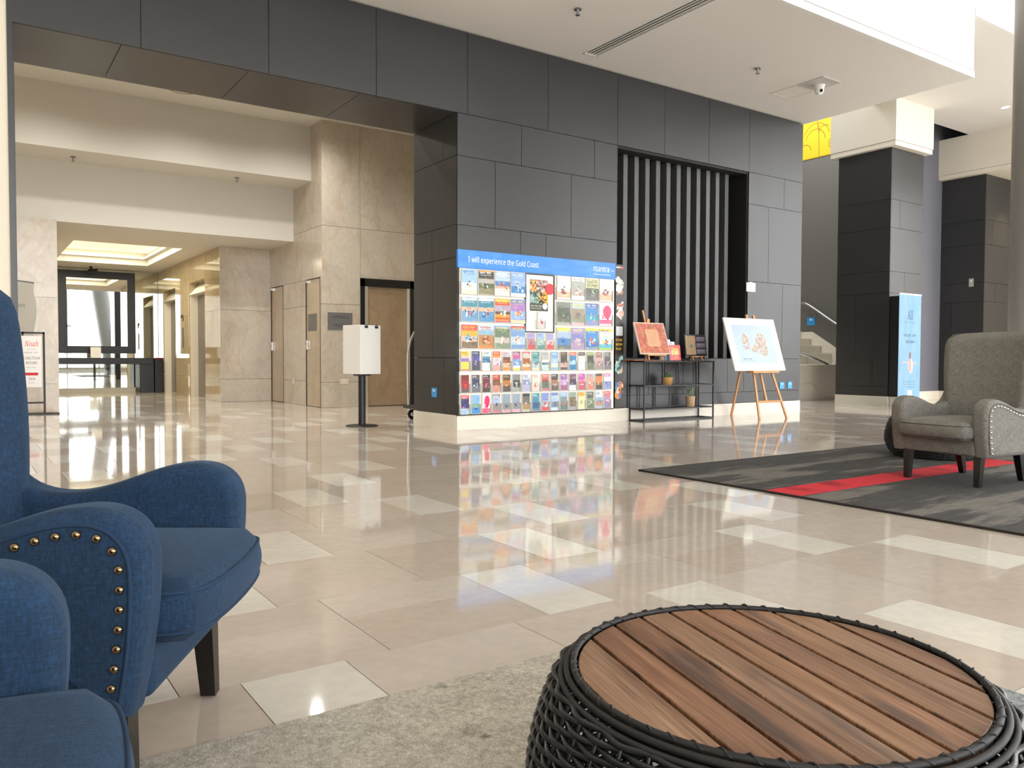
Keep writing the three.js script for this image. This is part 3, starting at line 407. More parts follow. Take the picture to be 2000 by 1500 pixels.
const Lrows = [
  [B4('pale blue caravan', [['#9cc4ec', 6], ['#cfe2f2', 3], ['#f0e6c0', 2]], [['#f2f4f6', 2], ['#445', 1], ['#f0c23c', 1]], '#2c5aa0'), B4('dark road photo', [['#e89a3a', 0.7], ['#3c3c36', 3], ['#b9b6ac', 2], ['#5f6a3c', 2], ['#8d8a66', 3]], [['#2c3a1c', 3], ['#eee', 1]], '#ffffff'), B4('pale harbour photo', [['#b9d2ee', 4], ['#5a7fb8', 2], ['#d8a890', 1], ['#f2e8da', 3]], [['#e8d8a0', 2], ['#c05a50', 3]], '#ffffff'), B4('blue whale photo', [['#8fb0e2', 4], ['#9ab8e0', 2], ['#3f86c4', 3], ['#f4f8fc', 1.5]], [['#27548c', 3], ['#e8f2fa', 3]], '#dce8fa')],
  [B4('teal beach boats', [['#c6d2e4', 1.4], ['#3f8ea2', 2.4], ['#d8b898', 1.6], ['#6a9fc8', 4]], [['#f4f4f4', 3], ['#28405c', 3], ['#c23c4c', 2]], '#ffffff'), B4('turquoise beach boats', [['#ccd6e6', 1.4], ['#3a88a0', 2.4], ['#d6b694', 1.6], ['#5c98c6', 4]], [['#f4f4f4', 3], ['#24385a', 3], ['#c23c4c', 2]], '#ffffff'), B4('orange striped riverboat', [['#f2b428', 1.6], ['#e8502c', 1.4], ['#b8a8c0', 2.6], ['#5a4a48', 1.2], ['#f4a02c', 1.4], ['#d8482c', 0.7], ['#f0922a', 0.8], ['#c84a90', 0.6]], [['#ffffff', 3], ['#6cc04a', 1]], '#fff2a0'), B4('purple hot air balloon', [['#7a86c0', 2], ['#b07cc0', 3], ['#8fb0dc', 4], ['#e8d6a8', 1.2]], [['#d83c5c', 4], ['#f2b83c', 2], ['#f0f4f8', 2]], '#f8e020')],
  [B4('red and yellow sunset', [['#e0463c', 2.2], ['#f2b030', 2], ['#d8b8a4', 2], ['#7c6a50', 2.5]], [['#1f9ad8', 4], ['#f2e4d8', 3], ['#3a2c24', 2]], '#f8d028'), B4('red biplane', [['#c8dcec', 2], ['#8cc0e0', 1.6], ['#b88a54', 4], ['#d88c4c', 1]], [['#d8402c', 4], ['#5c3c20', 4], ['#f2c09c', 2]], '#c23428'), B4('green river valley', [['#8ab0dc', 1.2], ['#6c8468', 3], ['#c4c4bc', 2], ['#8a9a7c', 2]], [['#e86ca0', 2], ['#e8b84c', 2], ['#e8e0d4', 3]], '#f0d850'), B4('blue water splash', [['#c43c58', 1], ['#7ea4d4', 3], ['#b8cce4', 3], ['#7a9cc8', 1.6]], [['#f0d040', 2], ['#f8fafc', 5], ['#d85c5c', 2]], '#f4d02c')]];
const Rrows = [
  [B4('white beach walkers', [['#f4f2ee', 4], ['#ecdcd0', 2], ['#e8b894', 2.5], ['#f4f2ee', 0.6]], [['#a8482c', 4], ['#4c3c50', 3]], '#9aa0a8'), B4('grey street dining', [['#f0efe8', 1.6], ['#a8b0a4', 3], ['#b4a49a', 2.4], ['#ecebe4', 1.6]], [['#4a6a44', 3], ['#d86c5c', 2], ['#f4f4f0', 4]], '#7c8478'), B4('yellow glow worm', [['#efeab4', 3.6], ['#5c5c54', 2], ['#6a6a68', 2.6]], [['#48a8e0', 2], ['#d4e83c', 2], ['#30302c', 2]], null), B4('white sand walkers', [['#f6f4f0', 4.4], ['#ecdcd0', 1.6], ['#e8b08a', 2.5], ['#f4f2ee', 0.5]], [['#a8402c', 4], ['#503c54', 3]], '#a8acb4')],
  [B4('dark rainforest', [['#7c8478', 2.5], ['#4c5640', 4], ['#5c6450', 2], ['#a8aa98', 1]], [['#2c3a24', 5], ['#90a070', 2]], null), B4('koala portrait', [['#b0c8cc', 2.4], ['#9c8c7c', 3.6], ['#8c9470', 1.8], ['#d8b0b8', 1]], [['#7a6c60', 5], ['#4a3c34', 2]], '#f0e040'), B4('glowing blue curve', [['#5868a8', 2], ['#3c88c8', 3], ['#2ca0b8', 2], ['#8490c0', 2]], [['#e09060', 2], ['#c8e8f4', 2]], '#e0e8f8'), B4('large pink balloon', [['#f8f4f4', 6], ['#e85888', 1.5], ['#f4c8d4', 0.8]], [['#e0185c', 6], ['#68c0b0', 1]], null)],
  [B4('blue parrots', [['#e4dc50', 1.4], ['#a8bce0', 2.6], ['#4a88c8', 2.5], ['#6a7068', 1.6]], [['#1c70c8', 6], ['#2c2c30', 2]], '#f8f8a0'), B4('lilac night sky', [['#9c8cc0', 2.5], ['#7c7cb8', 3], ['#a894b4', 2.5]], [['#f0d890', 3], ['#f0a8c0', 3], ['#f4ecf4', 2]], '#f8e87c'), B4('orange fish', [['#f0d82c', 1], ['#3c88d0', 4], ['#2c68b0', 2], ['#8c9ca8', 1]], [['#e8682c', 4], ['#e8f2fa', 3]], '#fff44a'), B4('yellow and cyan', [['#f4c83c', 1.2], ['#f4f0d8', 2], ['#c8dcec', 3], ['#40b8d0', 1.4], ['#a8d048', 0.8]], [['#e84c4c', 3], ['#4c5cb0', 3], ['#f8e840', 3]], '#3c58a8')]];
const S3 = (a) => a.map(([d, bands, blobs, title]) => B4(d, bands, blobs, title));
const D4 = S3([
  ['yellow and purple', [['#f0cc44', 2], ['#d8c4b0', 1], ['#8c70c0', 1.4], ['#f2da4c', 3], ['#e87858', 0.6]], [['#a88838', 1]], '#886020'], ['navy and violet', [['#28304c', 2], ['#5a58a8', 2], ['#48485c', 4]], [['#d0b890', 2], ['#8c7cd0', 2]], '#d0d4e8'], ['white and blue', [['#f4f6f4', 2], ['#5c8cac', 1], ['#386c98', 1.4], ['#f2f4f0', 3]], [['#88b4cc', 1]], '#487898'], ['red topped cream', [['#dc4c34', 1.6], ['#e8984c', 0.8], ['#d8d0d8', 3], ['#e0a89c', 2]], [['#6c4c98', 2], ['#f4f0f0', 2]], '#f8e0a0'],
  ['brown bread', [['#c4d4e4', 2], ['#7a4428', 2], ['#e8b898', 1.6], ['#e89040', 1]], [['#d8482c', 2], ['#f8e8d8', 2]], '#d83c2c'], ['pink and sky blue', [['#6c5c58', 0.8], ['#c85c98', 2], ['#7ca4dc', 2.4], ['#e8e8e0', 1], ['#dcd868', 0.8]], [['#f0f4f8', 2]], '#f0dce8'], ['orange burger', [['#cc3c58', 0.8], ['#c8c8bc', 1.6], ['#a85c24', 2], ['#f4dcd0', 1], ['#e8923c', 1.2]], [['#f0c070', 2]], '#f4f4f4'], ['tall teal collage', [['#40888c', 3], ['#78a8b4', 2], ['#c0d0cc', 2], ['#ece8b8', 0.8]], [['#a04838', 2], ['#2c7c90', 3]], '#e8f0ee'],
  ['silver grey', [['#b8bcba', 3], ['#e8ecea', 1], ['#4c6c78', 0.8], ['#c4dcd8', 2]], [['#9ca4a4', 1]], '#8c9498'], ['pale lagoon', [['#78a4d4', 2.4], ['#a8c8dc', 2], ['#e4e4c8', 1.4], ['#8cb8cc', 1]], [['#f4f8fa', 3]], '#f0f4f8'], ['dark chocolate', [['#3c3028', 4], ['#d0b0a8', 1.6], ['#5c4434', 1]], [['#94784c', 2]], '#c8a868'], ['red topped surf', [['#e8583c', 1.4], ['#2c80b8', 2], ['#8cc0dc', 1.4], ['#1c7cb0', 2]], [['#f4f8fa', 4]], '#f8e8e0'],
  ['black topped white', [['#38302a', 1.4], ['#f4f4f2', 5]], [['#b8b4b0', 1]], '#c8b898'], ['dark green', [['#849c48', 1.2], ['#2c3428', 3], ['#687058', 2.4]], [['#a8b48c', 2]], '#e4ecc8'], ['dusty pink', [['#8c5c58', 2], ['#d0a8a8', 2], ['#a08c84', 2.4]], [['#4c3430', 2], ['#f0dcd8', 2]], '#f4dcd8'], ['charcoal floral', [['#6c6c6c', 2], ['#484c50', 3], ['#7c7478', 2]], [['#e8ecec', 3], ['#c458a0', 2]], '#e0e0e0']]);
const D5 = S3([
  ['deep red figure', [['#7c1c20', 2], ['#a02428', 3], ['#6a5450', 1.6]], [['#e8403c', 5]], null], ['navy masked', [['#5c4438', 1], ['#38405c', 3], ['#70747c', 2.4]], [['#e8ecf8', 4], ['#20243c', 3]], '#e4e8f0'], ['maroon dancer', [['#2c1c20', 1], ['#702c3c', 3], ['#4c4034', 1.6]], [['#e8a4a0', 3], ['#d0304c', 1]], '#f0d8d0'], ['rust red', [['#b8482c', 2], ['#7a5038', 2], ['#d09484', 2.4]], [['#e8b070', 2]], '#f0e0c8'], ['amber bottle', [['#4c382c', 2], ['#c87c20', 2], ['#584848', 2]], [['#e8c8a0', 2], ['#8858a8', 1]], '#e8c88c'], ['black and white portrait', [['#888888', 2], ['#404040', 2.4], ['#a8a8a4', 1.6]], [['#e8e8e8', 3]], null],
  ['lavender', [['#d8dcec', 2], ['#8c98c0', 2], ['#b4b0d4', 2.4]], [['#f0f0fa', 2]], '#5c6494'], ['cream floral', [['#f0e4d8', 4], ['#e8d0c4', 2]], [['#b83c34', 3], ['#4c6c48', 2]], '#c85048'], ['red and green', [['#d85c50', 2], ['#8c4c48', 1], ['#5c6c5c', 2], ['#c88084', 1]], [['#283828', 2]], '#f8e4dc'], ['black top hat', [['#1c1a1a', 2], ['#a06c4c', 2], ['#5c5040', 2]], [['#f0f0f0', 2], ['#e0a8c8', 1]], '#f0f0f0'], ['violet stage', [['#8c5ca0', 2], ['#c8a0d4', 2], ['#a06088', 2]], [['#f4e8f8', 3]], '#f4e4f8'], ['purple with white tag', [['#785068', 2], ['#3c2440', 2], ['#f4f2f4', 1.8]], [['#a888c0', 2]], null],
  ['magenta pattern', [['#b848a8', 2], ['#d87cac', 1], ['#c05860', 3]], [['#f8d0e8', 3]], '#fce4f4'], ['coral sketch', [['#a4b8c4', 1.4], ['#d89c8c', 2], ['#e88870', 2.6]], [['#f4f0ec', 3]], '#d85848'], ['orange lantern', [['#4c2c1c', 1], ['#e8863c', 2.4], ['#8c5428', 1], ['#3c2c24', 1.6]], [['#f8d8b0', 3]], null], ['pink topped tower', [['#e070a8', 1.2], ['#f4f0ec', 1.6], ['#8c9cd4', 3]], [['#4c5c9c', 2]], '#ffffff']]);
const D6 = S3([
  ['red and navy', [['#d83c4c', 1.2], ['#2c2c60', 3], ['#a8d0ec', 1.8]], [['#e87c8c', 2], ['#4c50a0', 2]], '#f4d8e0'], ['bright blue figure', [['#88b8e4', 3], ['#7ca49c', 1.4], ['#3c90d8', 2]], [['#5c3c40', 2], ['#f0e060', 1]], null], ['small pink balloon', [['#f8f2f2', 4], ['#e8607c', 1.4]], [['#e0285c', 6]], null], ['grey landscape', [['#8c8480', 0.8], ['#a8c4e4', 2], ['#98908c', 2], ['#d07c84', 0.8]], [['#3c3c34', 2]], '#f0f0f0'], ['misty hiker', [['#90a4b4', 3], ['#888c90', 2], ['#e0a8b4', 1]], [['#3c3430', 3]], null], ['misty rider', [['#94a8b8', 3], ['#8c9094', 2], ['#e4b0bc', 1]], [['#3c3430', 3]], null],
  ['dark gold', [['#38342c', 1], ['#6c6860', 2.4], ['#a88c58', 1.6], ['#c8c4b0', 0.8]], [['#e8e4dc', 3], ['#b87c7c', 1]], null], ['teal ocean', [['#3c9c9c', 1.4], ['#4c88ac', 2], ['#2c5c88', 2], ['#708c9c', 1]], [['#1c3c54', 2]], '#e4f4f4'], ['blue and red parade', [['#7c94d4', 2.4], ['#a8b0c8', 2], ['#d84c4c', 1.2]], [['#c04838', 4], ['#f4f0ec', 3]], null], ['pale blue sailboat', [['#6c88c4', 1], ['#b0cce8', 2], ['#708ca4', 2], ['#c8dcec', 1]], [['#b84c4c', 2], ['#3c4c5c', 2]], null], ['red coral', [['#88b4d8', 1.4], ['#788c88', 2], ['#5c7468', 2]], [['#dc5850', 5]], '#f0f8fa'], ['brown forest', [['#90a494', 1.6], ['#74684c', 3], ['#a0a0a0', 1]], [['#3c2c1c', 4], ['#c8a868', 2]], null],
  ['tall yellow globe', [['#f0b83c', 1.4], ['#f4e4b4', 4]], [['#7c8c5c', 3], ['#b88c3c', 2]], '#a86c20'], ['dark green sketch', [['#40483c', 2], ['#788c6c', 2], ['#687c58', 1.6]], [['#e8ece4', 4]], '#f0f0e8'], ['white horse riding', [['#e8f0f8', 2], ['#90b0d0', 1.4], ['#b88c64', 1.4], ['#a8b8cc', 1]], [['#e8a468', 3], ['#3c4458', 2]], '#3c5c90'], ['red and lilac', [['#dc5058', 1.4], ['#b090b4', 2], ['#8c80a8', 2]], [['#f0d8dc', 3], ['#d06c60', 2]], '#f8e8e8']]);
const D3 = S3([['lilac and crimson', [['#a8a4d4', 2], ['#b8848c', 2], ['#d8504c', 1.4]], [['#a03834', 4]], null], ['blue green waterfall', [['#a0bce4', 2], ['#a8c4b8', 2], ['#5c8c84', 1.6]], [['#2c7c7c', 3], ['#f0f4f4', 2]], '#3c58b0'], ['lavender and red', [['#a4a4d0', 2], ['#d8c4c8', 1.4], ['#d85048', 1.4]], [['#c84438', 4]], null]]);
const ord = ['first', 'second', 'third', 'fourth', 'fifth', 'sixth', 'seventh', 'eighth', 'ninth', 'tenth', 'eleventh', 'twelfth', 'thirteenth', 'fourteenth', 'fifteenth', 'sixteenth'];
const rowN = ['top', 'second', 'third'], RY = [[1.515, 1.79], [1.21, 1.483], [0.91, 1.175]];
Lrows.forEach((r, i) => r.forEach((s, k) => covers.push(['A', 4.563 + k * 0.2205, RY[i][0], 0.203, RY[i][1] - RY[i][0], s, `brochure with ${s.d} cover, ${ord[k]} in ${rowN[i]} row left of framed poster`])));
Rrows.forEach((r, i) => r.forEach((s, k) => covers.push(['A', 5.896 + k * 0.2225, RY[i][0], 0.2, RY[i][1] - RY[i][0], s, `brochure with ${s.d} cover, ${ord[k]} in ${rowN[i]} row right of framed poster`])));
D3.forEach((s, k) => covers.push(['D', 5.462 + k * 0.139, 0.905, 0.1, 0.195, s, `leaflet with ${s.d} cover, ${ord[k]} of three beneath the framed poster`]));
[[D4, 0.662, 0.218, 'upper'], [D5, 0.415, 0.2, 'middle'], [D6, 0.178, 0.213, 'bottom']].forEach(([l, y, h, n]) => l.forEach((s, k) => covers.push(['D', 4.555 + k * 0.1393, y, 0.102, h, s, `leaflet with ${s.d} cover, ${ord[k]} from left in the ${n} leaflet row`])));
const posterLeaf = B4('red coral spray', [['#f0ece8', 3], ['#d8c8c0', 2]], [['#a83430', 6]], null);
covers.push(['D', 5.605, 1.155, 0.1, 0.195, posterLeaf, 'single leaflet with coral spray cover inside the framed poster board']);
function drawCover(c, x, y, w, h, s) {
  c.save(); c.beginPath(); c.rect(x, y, w, h); c.clip();
  let q = y; const tot = s.bands.reduce((a, b) => a + b[1], 0); for (const [col, f] of s.bands) { const bh = h * f / tot; c.fillStyle = col; c.fillRect(x, q, w, bh + 1); q += bh; }
  for (let k = 0; k < 26; k++) { const b = s.bands[Math.floor(rnd() * s.bands.length)][0]; c.globalAlpha = 0.35; c.fillStyle = b; c.fillRect(x + rr(0, w), y + rr(0, h), rr(8, w * 0.4), rr(3, h * 0.07)); }
  c.globalAlpha = 0.92;
  for (const [col, n] of s.blobs) for (let k = 0; k < n * 2; k++) { c.fillStyle = col; c.beginPath(); c.ellipse(x + w * (0.5 + 0.3 * (rnd() + rnd() - 1)), y + h * (0.62 + 0.2 * (rnd() + rnd() - 1)), w * rr(0.03, 0.11), h * rr(0.015, 0.06), rr(0, 3), 0, 7); c.fill(); }
  if (/balloon/.test(s.d) && /pink/.test(s.d)) { c.fillStyle = '#e01c5c'; c.beginPath(); c.ellipse(x + w * 0.62, y + h * 0.34, w * 0.34, h * 0.27, 0, 0, 7); c.fill(); c.beginPath(); c.moveTo(x + w * 0.4, y + h * 0.5); c.lineTo(x + w * 0.66, y + h * 0.78); c.lineTo(x + w * 0.9, y + h * 0.5); c.fill(); }
  c.globalAlpha = 1;
  if (/glow worm/.test(s.d)) { c.fillStyle = '#3c4420'; c.font = 'bold 58px sans-serif'; c.fillText('GLOW', x + 12, y + 56, w - 24); c.fillText('WORMS', x + 12, y + 108, w - 24); }
  else if (s.title) { strokes(c, x + w * 0.1, y + h * 0.07, w * 0.8, h * 0.08, s.title, w > 150 ? 2 : 1); strokes(c, x + w * 0.15, y + h * 0.19, w * 0.7, h * 0.03, s.title, 3); }
  c.restore();
}
const cells = []; { let a = 0, d = 0; for (const k of covers) { if (k[0] === 'A') { cells.push([(a % 8) * 200, Math.floor(a / 8) * 270, 200, 270]); a++; } else { cells.push([(d % 16) * 100, 1080 + Math.floor(d / 16) * 212, 100, 212]); d++; } } }
const atlas = canvasTex(AT.w, AT.h, (c) => { c.fillStyle = '#ccc'; c.fillRect(0, 0, AT.w, AT.h); covers.forEach((k, i) => drawCover(c, ...cells[i], k[5])); });
const coverMat = std(0xffffff, 0.3, { map: atlas }), pageMat = std(0xf2f0ea, 0.7);
covers.forEach(([kind, x, y, w, h, s, label], i) => {
  const cell = cells[i], b = thing(kind === 'A' ? 'brochure' : 'leaflet', label, kind === 'A' ? 'brochure' : 'leaflet', [x + w / 2, y, ZR + (s === posterLeaf ? 0.015 : 0.012)], 0, kind === 'A' ? 'large brochures in the wall rack' : 'leaflets in the wall rack');
  const d = kind === 'A' ? 0.016 : 0.02, lean = rr(-0.012, 0.012);
  mesh('pages', bx(-w / 2, w / 2, 0.002, h, 0, d), pageMat, b);
  const g = new THREE.PlaneGeometry(w - 0.002, h - 0.003).translate(0, h / 2, d + 0.0012), uv = g.attributes.uv;
  for (let k = 0; k < 4; k++) uv.setXY(k, (cell[0] + 2 + uv.getX(k) * (cell[2] - 4)) / AT.w, 1 - (cell[1] + 2 + (1 - uv.getY(k)) * (cell[3] - 4)) / AT.h);
  mesh('cover', g, coverMat, b); b.rotation.z = lean * 0.4;
  const pk = merge([bx(x - 0.012, x + w + 0.012, y - 0.004, y, ZR + 0.008, ZR + 0.04), bx(x - 0.012, x - 0.009, y - 0.004, y + h * 0.5, ZR + 0.008, ZR + 0.04), bx(x + w + 0.009, x + w + 0.012, y - 0.004, y + h * 0.5, ZR + 0.008, ZR + 0.04)]);
  mesh('pocket', pk, std(0xe9e9e4, 0.2), rack);
});
{ // framed poster in the middle of the rack
  const g = thing('framed_poster', 'black framed white poster board in the middle of the brochure rack', 'poster', [0, 0, ZR + 0.009]);
  mesh('backing', bx(5.437, 5.853, 1.113, 1.787, 0, 0.004), std(0xf1efe6, 0.5), g);
  mesh('frame', merge([bx(5.43, 5.442, 1.107, 1.795, 0, 0.014), bx(5.848, 5.86, 1.107, 1.795, 0, 0.014), bx(5.442, 5.848, 1.783, 1.795, 0, 0.014), bx(5.442, 5.848, 1.107, 1.119, 0, 0.014)]), M.blackMetal, g);
  const t = canvasTex(300, 410, (c, w, h) => { c.fillStyle = '#4c5450'; c.fillRect(0, 0, w, h); const q = (x, y, a, b, cols) => { c.fillStyle = cols[0]; c.fillRect(x, y, a, b); for (let k = 0; k < 40; k++) { c.fillStyle = cols[1 + k % (cols.length - 1)]; c.beginPath(); c.ellipse(x + rr(0, a), y + rr(0, b), rr(6, 26), rr(6, 26), 0, 0, 7); c.fill(); } };
    q(0, 0, 150, 160, ['#5a6468', '#e8883c', '#f2b048', '#e05a30', '#f6e0a0']); q(150, 0, 150, 160, ['#b8a8a4', '#e8e0dc', '#a84c48', '#6c5c58', '#d8c4bc']); q(0, 160, 150, 150, ['#5c7468', '#a8c8c0', '#3c4c40', '#8cb4a8']); q(150, 160, 150, 150, ['#e0a030', '#f2c84c', '#d87830', '#3c3c30']); c.fillStyle = '#4a4a40'; c.fillRect(0, 310, w, 100); strokes(c, 20, 335, 180, 20, '#d8d4c8', 3); strokes(c, 20, 370, 180, 14, '#d8d4c8', 4); c.fillStyle = '#f6f6f4'; c.beginPath(); c.arc(250, 345, 42, 0, 7); c.fill(); });
  const [pg, pm] = face(0.267, 0.368, t); mesh('print', pg.translate(5.6345, 1.544, 0.0055), pm, g);
  const dot = mesh('round_sticker', cyl(0.066, 0.066, 0.003, 0, 0, 0, 32).rotateX(Math.PI / 2).translate(5.79, 1.625, 0.0095), std(0xd8404c, 0.5), g); dot.userData.label = 'red round sticker';
}
{ // black side poster
  const g = thing('side_poster', 'narrow black poster with food pictures beside the brochure rack', 'poster', [6.912, 0.168, ZW + 0.001]);
  mesh('board', bx(-0.072, 0.072, 0, 1.83, 0, 0.02), M.black, g);
  const t = canvasTex(160, 2000, (c, w, h) => { c.fillStyle = '#2a2422'; c.fillRect(0, 0, w, h); c.fillStyle = '#f2e8e0'; c.fillRect(10, 28, 80, 18); c.fillStyle = '#e05a3c'; c.fillRect(96, 26, 56, 24); const blob = (x, y, a, b, cols) => { for (let k = 0; k < 26; k++) { c.fillStyle = cols[k % cols.length]; c.beginPath(); c.ellipse(x + rr(-a, a) * 0.6, y + rr(-b, b) * 0.6, rr(a * 0.15, a * 0.5), rr(b * 0.12, b * 0.4), rr(0, 3), 0, 7); c.fill(); } };
    blob(80, 300, 80, 150, ['#e8f4f0', '#c8d8cc', '#a86c44', '#f4faf8', '#b0c8b8']); blob(90, 640, 70, 150, ['#c4785c', '#e8d4cc', '#8c4c38', '#f0ecec', '#d89c80']); c.fillStyle = '#d9dde0'; c.fillRect(16, 860, 128, 130); c.fillStyle = '#f2c428'; c.font = 'bold 46px sans-serif'; ['SCAN', 'BOOK', 'PLAY'].forEach((s, k) => c.fillText(s, 14, 1066 + k * 62, 132)); blob(80, 1400, 74, 170, ['#a8d8d0', '#e8f4f0', '#d8b090', '#2c4c50', '#88c4c4']); blob(80, 1740, 74, 170, ['#d88c48', '#3c78c0', '#a84830', '#f0d0a0', '#5c9cd8']); });
  const [pg, pm] = face(0.142, 1.82, t, 0.35); mesh('print', pg.translate(0, 0.915, 0.0215), pm, g);
}

// ------------------------------------------------------------------ console shelf and what stands on it
{
  const g = thing('console_shelf', 'black metal frame console shelf in front of the slatted niche', 'shelf'), x0 = 7.10, x1 = 8.38, z0 = -7.385, z1 = -7.645, r = 0.008;
  const fr = (y, n = 'rail_frame') => mesh(n, merge([plankBar(V(x0, y, z0), V(x1, y, z0), 0.016, 0.016), plankBar(V(x0, y, z1), V(x1, y, z1), 0.016, 0.016), plankBar(V(x0, y, z0), V(x0, y, z1), 0.016, 0.016), plankBar(V(x1, y, z0), V(x1, y, z1), 0.016, 0.016)]), M.blackMetal, g);
  fr(0.765); fr(0.455); fr(0.155); fr(0.009);
  for (const x of [x0, x1]) for (const z of [z0, z1]) mesh('leg', bx(x - r, x + r, 0, 0.773, z - r, z + r), M.blackMetal, g);
  for (const y of [0.762, 0.452, 0.152]) mesh('shelf_plate', bx(x0, x1, y, y + 0.006, z0, z1), M.blackMetal, g);
  for (const [x, ya, yb] of [[7.43, 0.46, 0.762], [7.72, 0.46, 0.762], [7.99, 0.46, 0.762], [7.27, 0.16, 0.452], [7.55, 0.16, 0.452]]) for (const z of [z0, z1]) mesh('divider', bx(x - 0.005, x + 0.005, ya, yb, z - 0.005, z + 0.005), M.blackMetal, g);
}
const YS = 0.7745;
tag(mesh('wooden_tray', rbx(6.93, 7.46, YS, YS + 0.012, -7.40, -7.62, 0.004), M.pineDark), 'thin copper brown board under the tabletop easel', 'board');
function tabletopEasel(name, x, z, y, w, h, tilt, label) {
  const g = thing(name, label, 'easel', [x, y, z]); const t = Math.sin(tilt), L = h;
  for (const s of [-1, 1]) mesh('front_leg', plankBar(V(s * w * 0.42, 0, 0.06), V(s * w * 0.12, L * 0.95, 0.04 - L * t), 0.018, 0.012), M.pine, g);
  mesh('ledge', rbx(-w * 0.55, w * 0.55, 0.052, 0.07, 0.02, 0.085, 0.003), M.pine, g);
  mesh('back_leg', plankBar(V(0, 0, -0.13), V(0, L * 0.8, -0.01 - L * t * 0.8), 0.018, 0.012), M.pine, g);
  return g;
}
{
  const e = tabletopEasel('tabletop_easel', 7.30, -7.44, YS + 0.0125, 0.30, 0.5, 0.28, 'small pine tabletop easel holding the orange print');
  mesh('mast', plankBar(V(-0.02, 0.1, -0.005), V(-0.02, 0.64, -0.175), 0.022, 0.012), M.pine, e); mesh('clip', rbx(0.0, 0.05, 0.46, 0.53, -0.16, -0.11, 0.004), M.pine, e);
  const p = thing('orange_print', 'framed orange and pink dotted print on the tabletop easel', 'picture', [7.29, 0.858, -7.372]); const w = 0.53, h = 0.43;
  const t = canvasTex(512, 416, (c, W, H) => { c.fillStyle = '#c8644a'; c.fillRect(0, 0, W, H); for (let k = 0; k < 700; k++) { c.fillStyle = ['#d8824c', '#c05a52', '#b86a72', '#d89a64', '#a85848', '#c87888', '#9c7a50'][k % 7]; c.globalAlpha = 0.6; c.beginPath(); c.ellipse(rr(0, W), rr(0, H), rr(6, 34), rr(5, 22), rr(0, 3), 0, 7); c.fill(); } c.globalAlpha = 0.9; c.fillStyle = '#dcae84'; c.fillRect(155, 85, 220, 240); c.globalAlpha = 1; for (let k = 0; k < 8; k++) strokes(c, 185, 112 + k * 24, 160, 7, '#b07a58', 5); });
  const gr = new THREE.Group(); const fm = mesh('frame', rbx(-w / 2, w / 2, 0, h, -0.02, 0, 0.003).rotateX(-0.33), std(0xd8c8b8, 0.35), p); const [pg, pm] = face(w - 0.03, h - 0.03, t, 0.12); mesh('print', pg.translate(0, h / 2, 0.0015).rotateX(-0.33), pm, fm);
}
{
  const g = [['stacked_book', 'pale book at the back of the row on the console', 7.66, -7.56, 0.2, 0.28, '#c8b4b0'], ['stacked_book', 'blue edged book in the middle of the row on the console', 7.70, -7.52, 0.2, 0.25, '#8fb4d8'], ['stacked_book', 'red and yellow patterned book at the front of the row on the console', 7.735, -7.46, 0.2, 0.205, '#e05a58']];
  g.forEach(([n, l, x, z, w, h, col], i) => { const b = thing(n, l, 'book', [x, YS, z], 0, 'books on the console shelf'); mesh('pages', bx(-w / 2 + 0.003, w / 2 - 0.003, 0.003, h - 0.003, -0.028, -0.002).rotateX(-0.12).translate(0, 0.004, 0), M.paper, b); const t = canvasTex(128, 160, (c, W, H) => { c.fillStyle = col; c.fillRect(0, 0, W, H); if (i === 2) { c.fillStyle = '#f0a848'; c.beginPath(); c.arc(64, 30, 46, 0, 3.2); c.fill(); c.fillStyle = '#f2d890'; c.fillRect(20, 58, 88, 44); for (let k = 0; k < 60; k++) { c.fillStyle = ['#d83c48', '#f4b890', '#e87878', '#f8e0a8'][k % 4]; c.fillRect(rr(8, 116), rr(60, 150), 8, 6); } } else { c.fillStyle = '#e8eef4'; c.fillRect(0, 0, W, 30); strokes(c, 12, 10, 100, 12, '#6c84a0', 2); } }); mesh('cover', bx(-w / 2, w / 2, 0, h, -0.002, 0.001).rotateX(-0.12).translate(0, 0.004, 0), std(col, 0.4), b); const [pg, pm] = face(w - 0.004, h - 0.004, t, 0.3); mesh('cover_print', pg.translate(0, h / 2, 0.002).rotateX(-0.12).translate(0, 0.004, 0), pm, b); });
}
{
  const e = thing('card_easel', 'tiny pine easel under the dark display card', 'easel', [8.10, YS, -7.45]); for (const s of [-1, 1]) mesh('leg', plankBar(V(s * 0.095, 0, 0.05), V(s * 0.08, 0.06, 0.02), 0.012, 0.01), M.pine, e); mesh('ledge', rbx(-0.11, 0.11, 0.05, 0.062, -0.01, 0.045, 0.002), M.pine, e); mesh('back_leg', plankBar(V(0, 0, -0.09), V(0, 0.2, -0.045), 0.012, 0.01), M.pine, e);
  const p = thing('display_card', 'dark framed card with mosaic panel on the tiny easel', 'card', [8.085, YS + 0.064, -7.42]); const t = canvasTex(256, 176, (c, W, H) => { c.fillStyle = '#2c2a30'; c.fillRect(0, 0, W, H); c.fillStyle = '#a88c6c'; c.fillRect(8, 8, 118, 160); for (let k = 0; k < 420; k++) { c.fillStyle = ['#c8a070', '#6c5c4c', '#8c5c4c', '#5c7464', '#d8c0a0'][k % 5]; c.fillRect(rr(10, 122), rr(10, 164), 4, 3); } c.fillStyle = '#4c8c78'; c.beginPath(); c.arc(70, 96, 14, 0, 7); c.fill(); for (let k = 0; k < 3; k++) { c.fillStyle = '#6c6878'; c.fillRect(136, 16 + k * 52, 110, 40); strokes(c, 142, 28 + k * 52, 90, 5, '#b8b4c0', 4); } });
  const f = mesh('frame', bx(-0.205, 0.205, 0, 0.29, -0.012, 0).rotateX(-0.12), M.blackMetal, p); const [pg, pm] = face(0.4, 0.28, t, 0.3); mesh('print', pg.translate(0, 0.145, 0.0015).rotateX(-0.12), pm, f);
}
